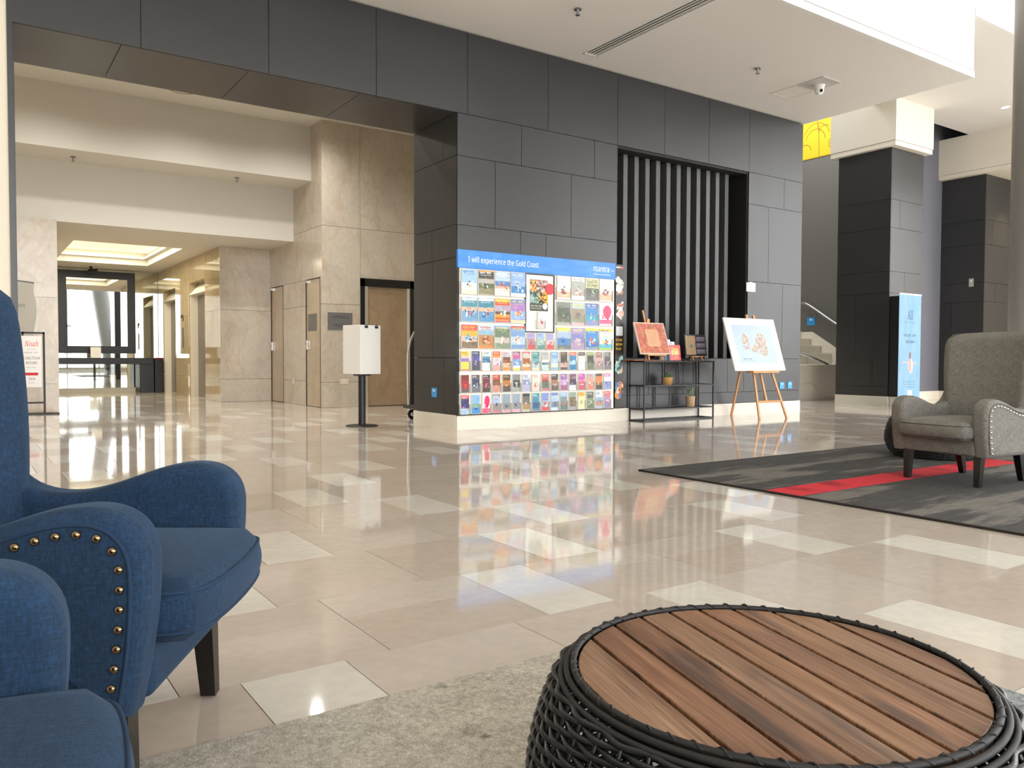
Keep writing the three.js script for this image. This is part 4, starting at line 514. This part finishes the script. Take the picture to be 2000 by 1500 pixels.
{
  const g = thing('potted_cactus', 'small dark cactus in a woven tan pot on the middle shelf', 'plant', [7.64, 0.458, -7.52]); mesh('pot', new THREE.LatheGeometry([[0, 0], [0.062, 0], [0.078, 0.1], [0.07, 0.1], [0.066, 0.088], [0, 0.088]].map(([a, b]) => new THREE.Vector2(a, b)), 28), M.pot, g); mesh('soil', cyl(0.066, 0.066, 0.004, 0, 0.084, 0), M.soil, g);
  for (const [x, z, r, h] of [[0, 0, 0.028, 0.07], [0.035, 0.01, 0.022, 0.05], [-0.035, 0.005, 0.022, 0.055], [0.01, -0.03, 0.02, 0.06]]) { const q = new THREE.SphereGeometry(r, 20, 12), p = q.attributes.position; for (let i = 0; i < p.count; i++) { const a = Math.atan2(p.getZ(i), p.getX(i)), k = 1 + 0.16 * Math.cos(a * 9); p.setXYZ(i, p.getX(i) * k, p.getY(i) * h / r * 0.6, p.getZ(i) * k); } q.computeVertexNormals(); mesh('cactus_stem', q.translate(x, 0.088 + h * 0.45, z), std(0x3f5a33, 0.7), g); }
}
{
  const g = thing('potted_succulent', 'grey green leafy plant in a pale pot on the bottom shelf', 'plant', [8.08, 0.158, -7.52]); mesh('pot', new THREE.LatheGeometry([[0, 0], [0.056, 0], [0.066, 0.14], [0.058, 0.14], [0.055, 0.126], [0, 0.126]].map(([a, b]) => new THREE.Vector2(a, b)), 28), M.potPale, g); mesh('soil', cyl(0.055, 0.055, 0.004, 0, 0.122, 0), M.soil, g);
  for (let k = 0; k < 7; k++) { const a = k * 2.4, l = 0.05 + 0.02 * (k % 3), tip = V(Math.cos(a) * l * 1.5, 0.27 + 0.02 * (k % 2), Math.sin(a) * l), pts = [V(0, 0.12, 0), V(Math.cos(a) * l * 0.5, 0.19, Math.sin(a) * l * 0.4), tip], st = mesh('stem', tube(pts, 0.003, 10, 5), M.leaf, g), cv = new THREE.CatmullRomCurve3(pts); for (let j = 0; j < 7; j++) { const c = cv.getPoint(0.35 + j * 0.1), lf = new THREE.SphereGeometry(0.018, 8, 5).scale(1, 0.35, 0.45).rotateZ(0.5).rotateY(a + (j % 2 ? 1.3 : -1.3)).translate(c.x + 0.012 * Math.cos(a + j), c.y + 0.006, c.z + 0.012 * Math.sin(a + j)); mesh('leaf', lf, M.leafGrey, st); } }
}

// ------------------------------------------------------------------ floor easel with large print
{
  const g = thing('floor_easel', 'pine floor easel standing before the dark wall', 'easel'), ap = V(8.87, 1.38, -7.20);
  mesh('leg', plankBar(V(8.69, 0, -6.86), V(8.80, 1.40, -7.19), 0.032, 0.02), M.pine, g); mesh('leg', plankBar(V(9.21, 0, -6.82), V(8.94, 1.40, -7.19), 0.032, 0.02), M.pine, g);
  mesh('rear_leg', plankBar(V(9.02, 0, -7.61), V(8.87, 1.2, -7.20), 0.032, 0.02), M.pine, g); mesh('mast', plankBar(V(8.90, 0.24, -6.92), V(8.87, 1.36, -7.20), 0.03, 0.02), M.pine, g);
  mesh('crossbar', plankBar(V(8.71, 0.23, -6.915), V(9.165, 0.23, -6.885), 0.03, 0.02), M.pine, g); mesh('ledge', rbx(8.58, 9.12, 0.615, 0.645, -7.0, -6.88, 0.004), M.pine, g);
  const p = thing('framed_map_print', 'large white framed print with pale blue field leaning on the floor easel', 'picture', [8.785, 0.646, -6.915]), w = 1.035, h = 0.735, a = -0.30;
  const t = canvasTex(1024, 724, (c, W, H) => { c.fillStyle = '#eeeae4'; c.fillRect(0, 0, W, H); c.fillStyle = '#b8cbe4'; c.fillRect(110, 90, 804, 540); for (let k = 0; k < 300; k++) { c.globalAlpha = 0.16; c.fillStyle = ['#a8bfe0', '#c8d6ea', '#b0c4de'][k % 3]; c.beginPath(); c.ellipse(rr(110, 914), rr(90, 630), rr(20, 70), rr(8, 30), 0, 0, 7); c.fill(); } c.globalAlpha = 0.85;
    const land = (cx, cy, a, b, n) => { for (let k = 0; k < n; k++) { const q = rr(0, 6.28), r = Math.sqrt(rnd()); c.fillStyle = ['#c89878', '#b8a468', '#a88890', '#d8b48c', '#8c9c84', '#c47c68', '#d8c8a8'][k % 7]; c.beginPath(); c.ellipse(cx + a * r * Math.cos(q), cy + b * r * Math.sin(q), rr(5, 20), rr(4, 14), rr(0, 3), 0, 7); c.fill(); } };
    land(330, 330, 75, 110, 90); land(650, 360, 110, 170, 240); land(480, 420, 70, 50, 50); c.globalAlpha = 1; c.fillStyle = '#333'; c.fillRect(210, 560, 10, 30); strokes(c, 235, 565, 150, 12, '#444', 4); strokes(c, 235, 590, 220, 6, '#777', 6); });
  const f = mesh('frame', rbx(-w / 2, w / 2, 0, h, -0.022, 0, 0.004).rotateX(a), std(0xeeebe6, 0.35), p); const pg = new THREE.PlaneGeometry(w - 0.02, h - 0.02), pm = phy(0xf0f0f0, 0.14, { map: t, specularIntensity: 0.6 }); mesh('print', pg.translate(0, h / 2, 0.0015).rotateX(a), pm, f);
}

// ------------------------------------------------------------------ stands, signs, banner, trolley
{
  const g = thing('box_stand', 'white box on a black pole stand in the lobby opening', 'stand', [3.87, 0, -8.75]);
  mesh('base', new THREE.LatheGeometry([[0, 0], [0.192, 0], [0.192, 0.006], [0.17, 0.013], [0.05, 0.018], [0, 0.018]].map(([a, b]) => new THREE.Vector2(a, b)), 48), M.blackMetal, g); mesh('pole', cyl(0.042, 0.042, 0.58, 0, 0.016, 0, 28), M.blackMetal, g); mesh('bracket', rbx(-0.085, 0.085, 0.59, 0.612, -0.06, 0.06, 0.004), M.blackMetal, g);
  const b = mesh('box', rbx(-0.155, 0.155, 0.612, 1.18, -0.155, 0.155, 0.006), M.whiteBox, g); b.rotation.y = 0.3;
  for (const x of [-0.07, 0.085]) mesh('clip', merge([rbx(x - 0.022, x + 0.022, 1.145, 1.165, 0.15, 0.168, 0.003), tube([V(x - 0.02, 1.166, 0.16), V(x, 1.18, 0.162), V(x + 0.02, 1.166, 0.16)], 0.005, 10, 6)]), M.blackGloss, b);
}
{
  const g = thing('sign_stand', 'black floor sign stand reading function rooms and spa', 'sign', [0, 0, -12.85]);
  for (const x of [0.687, 0.938]) mesh('post', bx(x - 0.013, x + 0.013, 0, 1.145, -0.013, 0.013), M.blackMetal, g); mesh('top_bar', bx(0.67, 0.951, 1.12, 1.145, -0.013, 0.013), M.blackMetal, g); mesh('cross_bar', bx(0.69, 0.938, 0.155, 0.18, -0.01, 0.01), M.blackMetal, g); mesh('base', rbx(0.66, 1.12, 0, 0.018, -0.2, 0.03, 0.004), M.blackMetal, g);
  const t = canvasTex(256, 740, (c, w, h) => { c.fillStyle = '#efedeb'; c.fillRect(0, 0, w, h); c.textAlign = 'center'; c.fillStyle = '#d8502c'; c.font = 'italic 104px serif'; c.fillText('Noah', w / 2, 150, 180); strokes(c, 80, 186, 110, 8, '#999', 3); strokes(c, 36, 235, 190, 14, '#a09c9a', 3); c.fillStyle = '#3c3836'; c.font = '52px sans-serif'; c.fillText('FUNCTION', w / 2, 340, 216); c.fillText('ROOMS', w / 2, 408, 150); strokes(c, 60, 450, 140, 12, '#a09c9a', 2); c.fillStyle = '#c81414'; c.fillRect(46, 530, 164, 40); c.fillStyle = '#55504e'; c.font = '52px sans-serif'; c.fillText('SPA', w / 2, 640); strokes(c, 84, 672, 90, 12, '#a8a4a2', 1); });
  const pnl = mesh('sign_panel', bx(0.668, 0.908, 0.383, 1.09, 0.014, 0.02), M.paper, g); pnl.userData.label = 'white printed sign panel'; const [pg, pm] = face(0.238, 0.705, t); mesh('print', pg.translate(0.788, 0.7365, 0.0215), pm, pnl);
}
{
  const g = thing('wall_plaque', 'grey curved edge wall sign behind the function rooms stand', 'sign', [0, 0, -13.35]); const s = new THREE.Shape(); s.moveTo(0.35, 1.0); s.lineTo(0.80, 1.0); s.bezierCurveTo(0.84, 1.14, 0.90, 1.35, 0.885, 1.55); s.bezierCurveTo(0.875, 1.66, 0.835, 1.72, 0.86, 1.845); s.lineTo(0.35, 1.90);
  mesh('board', new THREE.ExtrudeGeometry(s, { depth: 0.02, bevelEnabled: true, bevelSize: 0.003, bevelThickness: 0.003, bevelSegments: 1, curveSegments: 16 }), std(0xb4b0a4, 0.5), g); mesh('top_strip', plankBar(V(0.35, 1.905, 0.012), V(0.865, 1.853, 0.012), 0.03, 0.014), std(0x5c564a, 0.4), g);
  const t = canvasTex(256, 128, (c, w, h) => { c.fillStyle = '#b4b0a4'; c.fillRect(0, 0, w, h); c.fillStyle = '#6a675e'; c.font = '110px sans-serif'; c.textAlign = 'right'; c.fillText('an', 236, 96); }); const [pg, pm] = face(0.2, 0.1, t); mesh('lettering', pg.translate(0.665, 1.53, 0.025), pm, g);
}
function plaque(label, w, h, pos, turn, lines) { const g = thing('direction_plaque', label, 'sign', pos, turn); mesh('plate', rbx(-w / 2, w / 2, -h / 2, h / 2, 0, 0.008, 0.002, 1), M.signGrey, g); const t = canvasTex(Math.round(w * 800), Math.round(h * 800), (c, W, H) => { c.fillStyle = '#6d6e6c'; c.fillRect(0, 0, W, H); c.fillStyle = '#2c2c2c'; c.textAlign = 'center'; c.textBaseline = 'middle'; c.font = Math.round(H / lines.length * 0.42) + 'px sans-serif'; lines.forEach((s, i) => c.fillText(s, W / 2, H * (i + 0.5) / lines.length, W * 0.84)); }); const [pg, pm] = face(w - 0.006, h - 0.006, t, 0.4); mesh('lettering', pg.translate(0, 0, 0.0095), pm, g); }
plaque('wide grey sign on the marble wall beside the black framed doorway', 0.42, 0.28, [5.02, 1.387, -12.2], 0, ['CARPARK &', 'TOILETS']); plaque('small grey plaque fixed on the nearer marble door', 0.38, 0.275, [4.728, 1.38, -12.64], -Math.PI / 2, ['CARPARK', '&', 'TOILETS']);
{
  const g = thing('roll_up_banner', 'pale blue pull up banner beside the nearer dark pillar', 'banner', [12.56, 0, -7.0], 0.0), w = 0.64, h = 1.84; mesh('base', rbx(-w / 2 - 0.02, w / 2 + 0.02, 0, 0.07, -0.07, 0.07, 0.02), M.steel, g); mesh('top_rail', rbx(-w / 2, w / 2, h - 0.01, h + 0.015, -0.012, 0.012, 0.004), M.white, g); mesh('pole', bar(V(0, 0.06, -0.03), V(0, h, -0.014), 0.009), M.steel, g);
  const t = canvasTex(384, 1088, (c, W, H) => { c.fillStyle = '#9ccdec'; c.fillRect(0, 0, W, H); for (let k = 0; k < 260; k++) { c.globalAlpha = 0.10; c.fillStyle = ['#70bce8', '#b4d8ee', '#80c4ea', '#a8c4e8'][k % 4]; c.beginPath(); c.ellipse(rr(0, W), rr(0, H), rr(10, 50), rr(40, 160), rr(-0.2, 0.2), 0, 7); c.fill(); } c.globalAlpha = 1; c.textAlign = 'center'; c.fillStyle = '#44506c'; c.font = '116px serif'; c.fillText('All', W / 2, 240, 100); strokes(c, 100, 268, 190, 9, '#7c8cac', 3); strokes(c, 84, 390, 230, 26, '#62708e', 3); strokes(c, 120, 450, 160, 26, '#62708e', 2); c.strokeStyle = '#e8d0c8'; c.lineWidth = 14; c.beginPath(); c.moveTo(70, 662); c.lineTo(320, 672); c.stroke(); c.fillStyle = '#9c7a6c'; c.beginPath(); c.ellipse(200, 600, 18, 42, 0, 0, 7); c.fill(); c.fillStyle = '#f0d8d8'; c.beginPath(); c.ellipse(214, 700, 44, 74, 0, 0, 7); c.fill(); c.fillStyle = '#d8a898'; c.fillRect(190, 640, 18, 110); for (let k = 0; k < 3; k++) strokes(c, 80 + k * 12, 850 + k * 26, 250 - k * 24, 9, '#7c94b4', 6); c.fillStyle = '#f8fafc'; c.fillRect(170, 938, 78, 120); });
  const s = mesh('banner_sheet', bx(-w / 2, w / 2, 0.06, h, -0.002, 0.002), std(0xaedcf8, 0.6), g); const [pg, pm] = face(w, h - 0.06, t, 0.7); pm.color.set(0xd6d6d6); mesh('print', pg.translate(0, 0.03 + h / 2, 0.0035), pm, s);
}
{ const g = thing('dark_cabinet', 'slim dark cabinet against the pillar behind the blue banner', 'cabinet', [13.2, 0, -7.56]); mesh('body', rbx(-0.11, 0.16, 0.165, 1.88, -0.09, 0.1, 0.006), M.blackMetal, g); mesh('door', rbx(-0.1, 0.15, 0.19, 1.86, 0.1, 0.112, 0.003), M.blackMetal, g); mesh('plinth', rbx(-0.1, 0.15, 0, 0.165, -0.08, 0.09, 0.004), M.baseboard, g); }
{
  const g = thing('luggage_trolley', 'chrome luggage trolley mostly hidden behind the dark return wall', 'trolley', [5.27, 0, -9.15]), w = 0.5, d = 0.28;
  mesh('platform', rbx(-w, w, 0.14, 0.19, -d, d, 0.02), M.blackMetal, g); for (const s of [-1, 1]) for (const q of [-1, 1]) { mesh('wheel', new THREE.TorusGeometry(0.045, 0.02, 10, 24).translate(s * (w - 0.08), 0.065, q * (d - 0.06)), M.blackGloss, g); mesh('fork', bar(V(s * (w - 0.08), 0.14, q * (d - 0.06)), V(s * (w - 0.08), 0.06, q * (d - 0.06)), 0.014), M.chrome, g); }
  for (const q of [-1, 1]) mesh('hoop', tube([V(-w + 0.03, 0.19, q * (d - 0.05)), V(-w + 0.03, 0.9, q * (d - 0.05)), V(-w + 0.08, 1.1, q * (d - 0.08)), V(-w * 0.5, 1.35, q * 0.06), V(0, 1.42, 0), V(w * 0.5, 1.35, q * 0.06), V(w - 0.08, 1.1, q * (d - 0.08)), V(w - 0.03, 0.9, q * (d - 0.05)), V(w - 0.03, 0.19, q * (d - 0.05))], 0.016, 70, 10), M.chrome, g);
  mesh('bumper', rbx(-w - 0.02, w + 0.02, 0.15, 0.18, -d - 0.015, d + 0.015, 0.012), M.blackGloss, g);
}

// ------------------------------------------------------------------ rugs
{
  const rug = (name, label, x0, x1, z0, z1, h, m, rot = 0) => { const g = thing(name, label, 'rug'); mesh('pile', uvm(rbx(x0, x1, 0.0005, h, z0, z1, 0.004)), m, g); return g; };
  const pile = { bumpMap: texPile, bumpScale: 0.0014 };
  rug('grey_rug', 'worn grey beige rug under the blue armchairs and drum table', -2.4, 1.33, -1.70, 1.5, 0.005, std(0xffffff, 1, { map: texRugA, ...pile }));
  rug('blue_grey_rug', 'blue grey rug at the right of the drum table', 1.34, 2.07, -0.95, 1.5, 0.005, std(0xffffff, 1, { map: texRugB, ...pile }));
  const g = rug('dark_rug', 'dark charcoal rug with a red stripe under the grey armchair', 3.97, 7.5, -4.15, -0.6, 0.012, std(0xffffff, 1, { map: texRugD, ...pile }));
  const s = mesh('red_stripe', uvm(bx(3.972, 6.7, 0.004, 0.0132, -3.085, -2.84)), std(0xffffff, 1, { map: texRugR, ...pile }), g); s.userData.label = 'red stripe woven across the rug';
  mesh('edge_binding', merge([bx(3.955, 3.972, 0.0005, 0.0125, -4.165, -0.6), bx(3.955, 7.5, 0.0005, 0.0125, -4.165, -4.148)]), std(0x2c2522, 0.95), g);
}

// ------------------------------------------------------------------ armchairs
function pillow(nx, ny, nz, f) { const g = new THREE.BoxGeometry(1, 1, 1, nx, ny, nz); g.deleteAttribute('uv'); g.deleteAttribute('normal'); const m = mergeVertices(g, 1e-5), p = m.attributes.position; for (let i = 0; i < p.count; i++) { const q = f(p.getX(i) * 2, p.getY(i) * 2, p.getZ(i) * 2); p.setXYZ(i, ...q); } m.computeVertexNormals(); return m; }
function armchair(name, label, fab, piping, studMat, pos, turn, group) {
  const t = thing(name, label, 'armchair', pos, turn, group), rnd3 = (u, k) => Math.sign(u) * Math.pow(Math.abs(u), k);
  const fuv = (g) => uvm(g);
  // body under the cushion
  mesh('seat_base', fuv(rbx(-0.245, 0.245, 0.19, 0.30, -0.33, 0.295, 0.02, 4)), fab, t);
  // cushion: crowned top, soft edges
  const edge = (u, n) => Math.pow(Math.max(0, 1 - Math.pow(Math.abs(u), n)), 1 / 2.6);
  const cxz = (x, z) => [x * 0.24 * (1 - 0.07 * Math.pow(Math.abs(z), 10) * (z > 0)), 0.055 + z * 0.318 * (1 - 0.045 * Math.pow(Math.abs(x), 8)) + 0.016 * (1 - x * x) * (z > 0 ? z * z : 0)];
  const cush = mesh('seat_cushion', fuv(pillow(20, 6, 22, (x, y, z) => { const e = Math.min(edge(x, 12), edge(z, 12)), [X, Z] = cxz(x, z), side = Math.max(Math.abs(x), Math.abs(z)) > 0.999 ? 0.008 * (1 - y * y) : 0; return [X + Math.sign(x) * (Math.abs(x) > 0.999 ? side : 0), 0.34 + y * (0.036 + 0.024 * e) + (y > 0 ? y * 0.02 * (1 - x * x) * (1 - z * z) : 0), Z + (z > 0.999 ? side : 0)]; })), fab, t);
  { const b = []; for (let k = 0; k <= 8; k++) b.push([-1, -0.8 + 0.215 * k]); for (let k = 0; k <= 12; k++) b.push([-0.93 + k * 0.155, 1]); for (let k = 8; k >= 0; k--) b.push([1, -0.8 + 0.215 * k]); for (const y of [0.376, 0.304]) mesh('piping', tube(b.map(([x, z]) => { const q = cxz(x, z); return V(q[0], y, q[1]); }), 0.0036, 120, 6), piping, cush); }
  // backrest
  mesh('backrest', fuv(pillow(18, 22, 6, (x, y, z) => { const v = (y + 1) / 2, hw = 0.262 + 0.05 * Math.sin(Math.min(1, v * 1.15) * 1.45), r = v > 0.86 ? Math.sqrt(Math.max(0, 1 - Math.pow((v - 0.86) / 0.14, 2))) : 1; const th = 0.062 * Math.pow(Math.max(0, (1 - Math.pow(Math.abs(x), 9))), 0.4) * Math.pow(Math.max(0, 1 - Math.pow(Math.abs(y), 18)), 0.4); const X = x * (hw - 0.055 * (1 - r)), Y = 0.24 + v * 0.722 + 0.012 * (1 - x * x) * v; const bend = 0.075 * Math.pow(Math.abs(x), 2.4) * (0.5 + 0.5 * v); return [X, Y, -0.258 - 0.062 * v + bend + z * (th + 0.006) + 0.02 * Math.sin(v * 3.1)]; })), fab, t);
  mesh('back_shell', fuv(pillow(14, 14, 4, (x, y, z) => { const v = (y + 1) / 2, hw = 0.272 + 0.045 * Math.sin(Math.min(1, v * 1.15) * 1.45); return [x * hw, 0.19 + v * 0.72, -0.325 - 0.062 * v + 0.075 * Math.pow(Math.abs(x), 2.4) * (0.5 + 0.5 * v) + z * 0.03 * Math.pow(Math.max(0, 1 - Math.pow(Math.abs(x), 8)), 0.4)]; })), fab, t);
  // arms
  const prof = new THREE.Shape(); prof.moveTo(-0.315, 0.19); prof.lineTo(0.285, 0.19); prof.bezierCurveTo(0.30, 0.26, 0.32, 0.36, 0.318, 0.455); prof.bezierCurveTo(0.314, 0.525, 0.262, 0.55, 0.20, 0.545); prof.bezierCurveTo(0.10, 0.538, 0.02, 0.478, -0.08, 0.478); prof.bezierCurveTo(-0.17, 0.478, -0.23, 0.52, -0.262, 0.66); prof.lineTo(-0.34, 0.66); prof.closePath();
  const path = new THREE.CurvePath(); { const c = (a, b, d, e) => path.add(new THREE.CubicBezierCurve(...[a, b, d, e].map((q) => new THREE.Vector2(...q)))); const i = 0.042; path.add(new THREE.LineCurve(new THREE.Vector2(0.255, 0.215), new THREE.Vector2(0.262, 0.25))); c([0.262, 0.25], [0.272, 0.31], [0.278, 0.38], [0.276, 0.44]); c([0.276, 0.44], [0.272, 0.49], [0.24, 0.508], [0.195, 0.503]); c([0.195, 0.503], [0.10, 0.496], [0.03, 0.437], [-0.08, 0.436]); c([-0.08, 0.436], [-0.13, 0.436], [-0.17, 0.45], [-0.2, 0.48]); }
  const armGeo = new THREE.ExtrudeGeometry(prof, { depth: 0.04, bevelEnabled: true, bevelThickness: 0.03, bevelSize: 0.03, bevelOffset: -0.03, bevelSegments: 6, curveSegments: 14 }).rotateY(-Math.PI / 2).translate(0.02, 0, 0);
  const stud = new THREE.SphereGeometry(0.0078, 12, 6, 0, 6.3, 0, Math.PI / 2).rotateZ(-Math.PI / 2).scale(0.8, 1, 1);
  for (const s of [-1, 1]) {
    const g = armGeo.clone(); if (s < 0) { g.scale(-1, 1, 1); const p = g.attributes.position, n = g.attributes.normal; for (let i = 0; i < p.count; i += 3) for (const a of [p, n]) { const q = [0, 1, 2].map((k) => a.getComponent(i + 1, k)); for (let k = 0; k < 3; k++) { a.setComponent(i + 1, k, a.getComponent(i + 2, k)); a.setComponent(i + 2, k, q[k]); } } }
    const arm = mesh('arm', fuv(g.translate(s * 0.28, 0, 0)), fab, t), xo = s * 0.3305;
    const N = 23, pts = path.getSpacedPoints(N); const ps = path.getSpacedPoints(40); mesh('piping', tube(ps.map((p, i) => { const a = ps[Math.max(0, i - 1)], b = ps[Math.min(40, i + 1)], l = Math.hypot(b.x - a.x, b.y - a.y); return V(xo - s * 0.001, p.y - 0.016 * (b.x - a.x) / l, p.x + 0.016 * (b.y - a.y) / l); }), 0.0036, 80, 6), piping, arm);
    pts.slice(0, N).forEach((p) => { const m = mesh('nail_stud', stud, studMat, arm); m.position.set(xo, p.y, p.x); if (s < 0) m.rotation.y = Math.PI; });
  }
  // legs
  const leg = (x, z, dx, dz) => { const q = new THREE.CylinderGeometry(0.034, 0.024, 0.195, 4).rotateY(Math.PI / 4), p = q.attributes.position; for (let i = 0; i < p.count; i++) { const k = (0.0975 - p.getY(i)) / 0.195; p.setX(i, p.getX(i) + dx * k); p.setZ(i, p.getZ(i) + dz * k); } const g = q.toNonIndexed(); g.computeVertexNormals(); mesh('leg', g.translate(x, 0.0975, z), M.darkLeg, t); };
  leg(0.24, 0.235, 0.0, 0.012); leg(-0.24, 0.235, 0.0, 0.012); leg(0.2, -0.235, 0.0, -0.05); leg(-0.2, -0.235, 0.0, -0.05);
  return t;
}
const turnOf = (fx, fz) => Math.atan2(fx, fz);
armchair('grey_armchair', 'grey upholstered armchair with nail studs on the dark rug', M.greyFab, M.greyPiping, M.silver, [5.42, 0.0135, -2.63], turnOf(-0.993, -0.118));
armchair('blue_armchair', 'blue armchair with nail studs farther from the camera', M.blueFab, M.bluePiping, M.brass, [0.137, 0.0055, -1.865], turnOf(0.86, 0.507), 'blue armchairs');
armchair('blue_armchair', 'blue armchair cut off in the bottom left corner', M.blueFab, M.bluePiping, M.brass, [-0.255, 0.0055, -0.92], turnOf(0.985, 0.17), 'blue armchairs');

// ------------------------------------------------------------------ woven drum tables
function drumTable(name, label, pos, turn) {
  const t = thing(name, label, 'table', pos, turn, 'woven drum tables'), H = 0.33, R = 0.292;
  const rad = (y) => { const v = y / H; return 0.285 + 0.075 * Math.sin(Math.PI * Math.pow(v, 0.8) * 0.9 + 0.08) + 0.012 * v; };
  const NR = 48, NS = 33;
  for (let k = 0; k < NS; k++) {
    const y = 0.012 + (H - 0.036) * k / (NS - 1), r = rad(y), pts = []; for (let i = 0; i < NR; i++) { const a = (i + 0.25) / NR * Math.PI * 2, q = r + 0.0042 * ((i + k) % 2 ? 1 : -1); pts.push(V(q * Math.cos(a), y, q * Math.sin(a))); }
    mesh('strand', tube(pts, 0.0046, NR * 4, 5, true), M.rattan, t);
  }
  for (let i = 0; i < NR; i++) { const a = (i + 0.25) / NR * Math.PI * 2, pts = []; for (let k = 0; k <= 8; k++) { const y = 0.006 + (H - 0.03) * k / 8, r = rad(y); pts.push(V(r * Math.cos(a), y, r * Math.sin(a))); } mesh('rib', tube(pts, 0.0034, 14, 5), M.rattan, t); }
  const ring = (r, y, q) => new THREE.TorusGeometry(r, q, 8, 96).rotateX(Math.PI / 2).translate(0, y, 0);
  mesh('rim', merge([ring(R + 0.007, H - 0.005, 0.005), ring(R + 0.017, H - 0.012, 0.005), ring(R + 0.026, H - 0.021, 0.005)]), M.rope, t); mesh('foot_ring', ring(rad(0), 0.009, 0.009), M.rattan, t);
  { const pts = []; for (let i = 0; i < 160; i++) { const a = i / 160 * Math.PI * 2; pts.push(V((R + 0.007 + 0.0055 * Math.cos(i * 2.2)) * Math.cos(a), H - 0.004 + 0.0055 * Math.sin(i * 2.2), (R + 0.007 + 0.0055 * Math.cos(i * 2.2)) * Math.sin(a))); } mesh('rope_binding', tube(pts, 0.0018, 480, 4, true), M.rope, t); }
  mesh('under_plate', cyl(R, R, 0.008, 0, H - 0.034, 0, 64), std(0x2a1409, 0.7), t);
  const gaps = [-R, -0.2035, -0.138, -0.073, -0.0096, 0.051, 0.113, 0.175, 0.239, R], Rw = R - 0.001;
  for (let i = 0; i < 9; i++) {
    const a = Math.max(-Rw + 0.004, gaps[i] + 0.0036), b = Math.min(Rw - 0.004, gaps[i + 1] - 0.0036), s = new THREE.Shape(), n = 12, up = [], dn = []; for (let k = 0; k <= n; k++) { const x = a + (b - a) * k / n, y = Math.sqrt(Math.max(1e-6, Rw * Rw - x * x)); up.push(new THREE.Vector2(x, y)); dn.unshift(new THREE.Vector2(x, -y)); }
    s.setFromPoints([...up, ...dn]); const g = new THREE.ExtrudeGeometry(s, { depth: 0.018, bevelEnabled: true, bevelSize: 0.0018, bevelThickness: 0.0018, bevelOffset: -0.0018, bevelSegments: 2 });
    const uv = g.attributes.uv; for (let k = 0; k < uv.count; k++) uv.setXY(k, uv.getX(k) + i * 0.173, uv.getY(k) + i * 0.31); mesh('plank', g.rotateX(-Math.PI / 2).translate(0, H - 0.026, 0), woods[[0, 1, 2, 0, 3, 1, 3, 0, 2][i]], t);
  }
  return t;
}
drumTable('drum_table', 'round woven black drum table with wooden plank top in the foreground', [1.005, 0.0055, -0.767], Math.atan2(-0.28, 0.96));
drumTable('drum_table', 'woven black drum table half hidden behind the grey armchair', [6.53, 0.0125, -3.42], 0.6);

renderer.render(scene, camera);
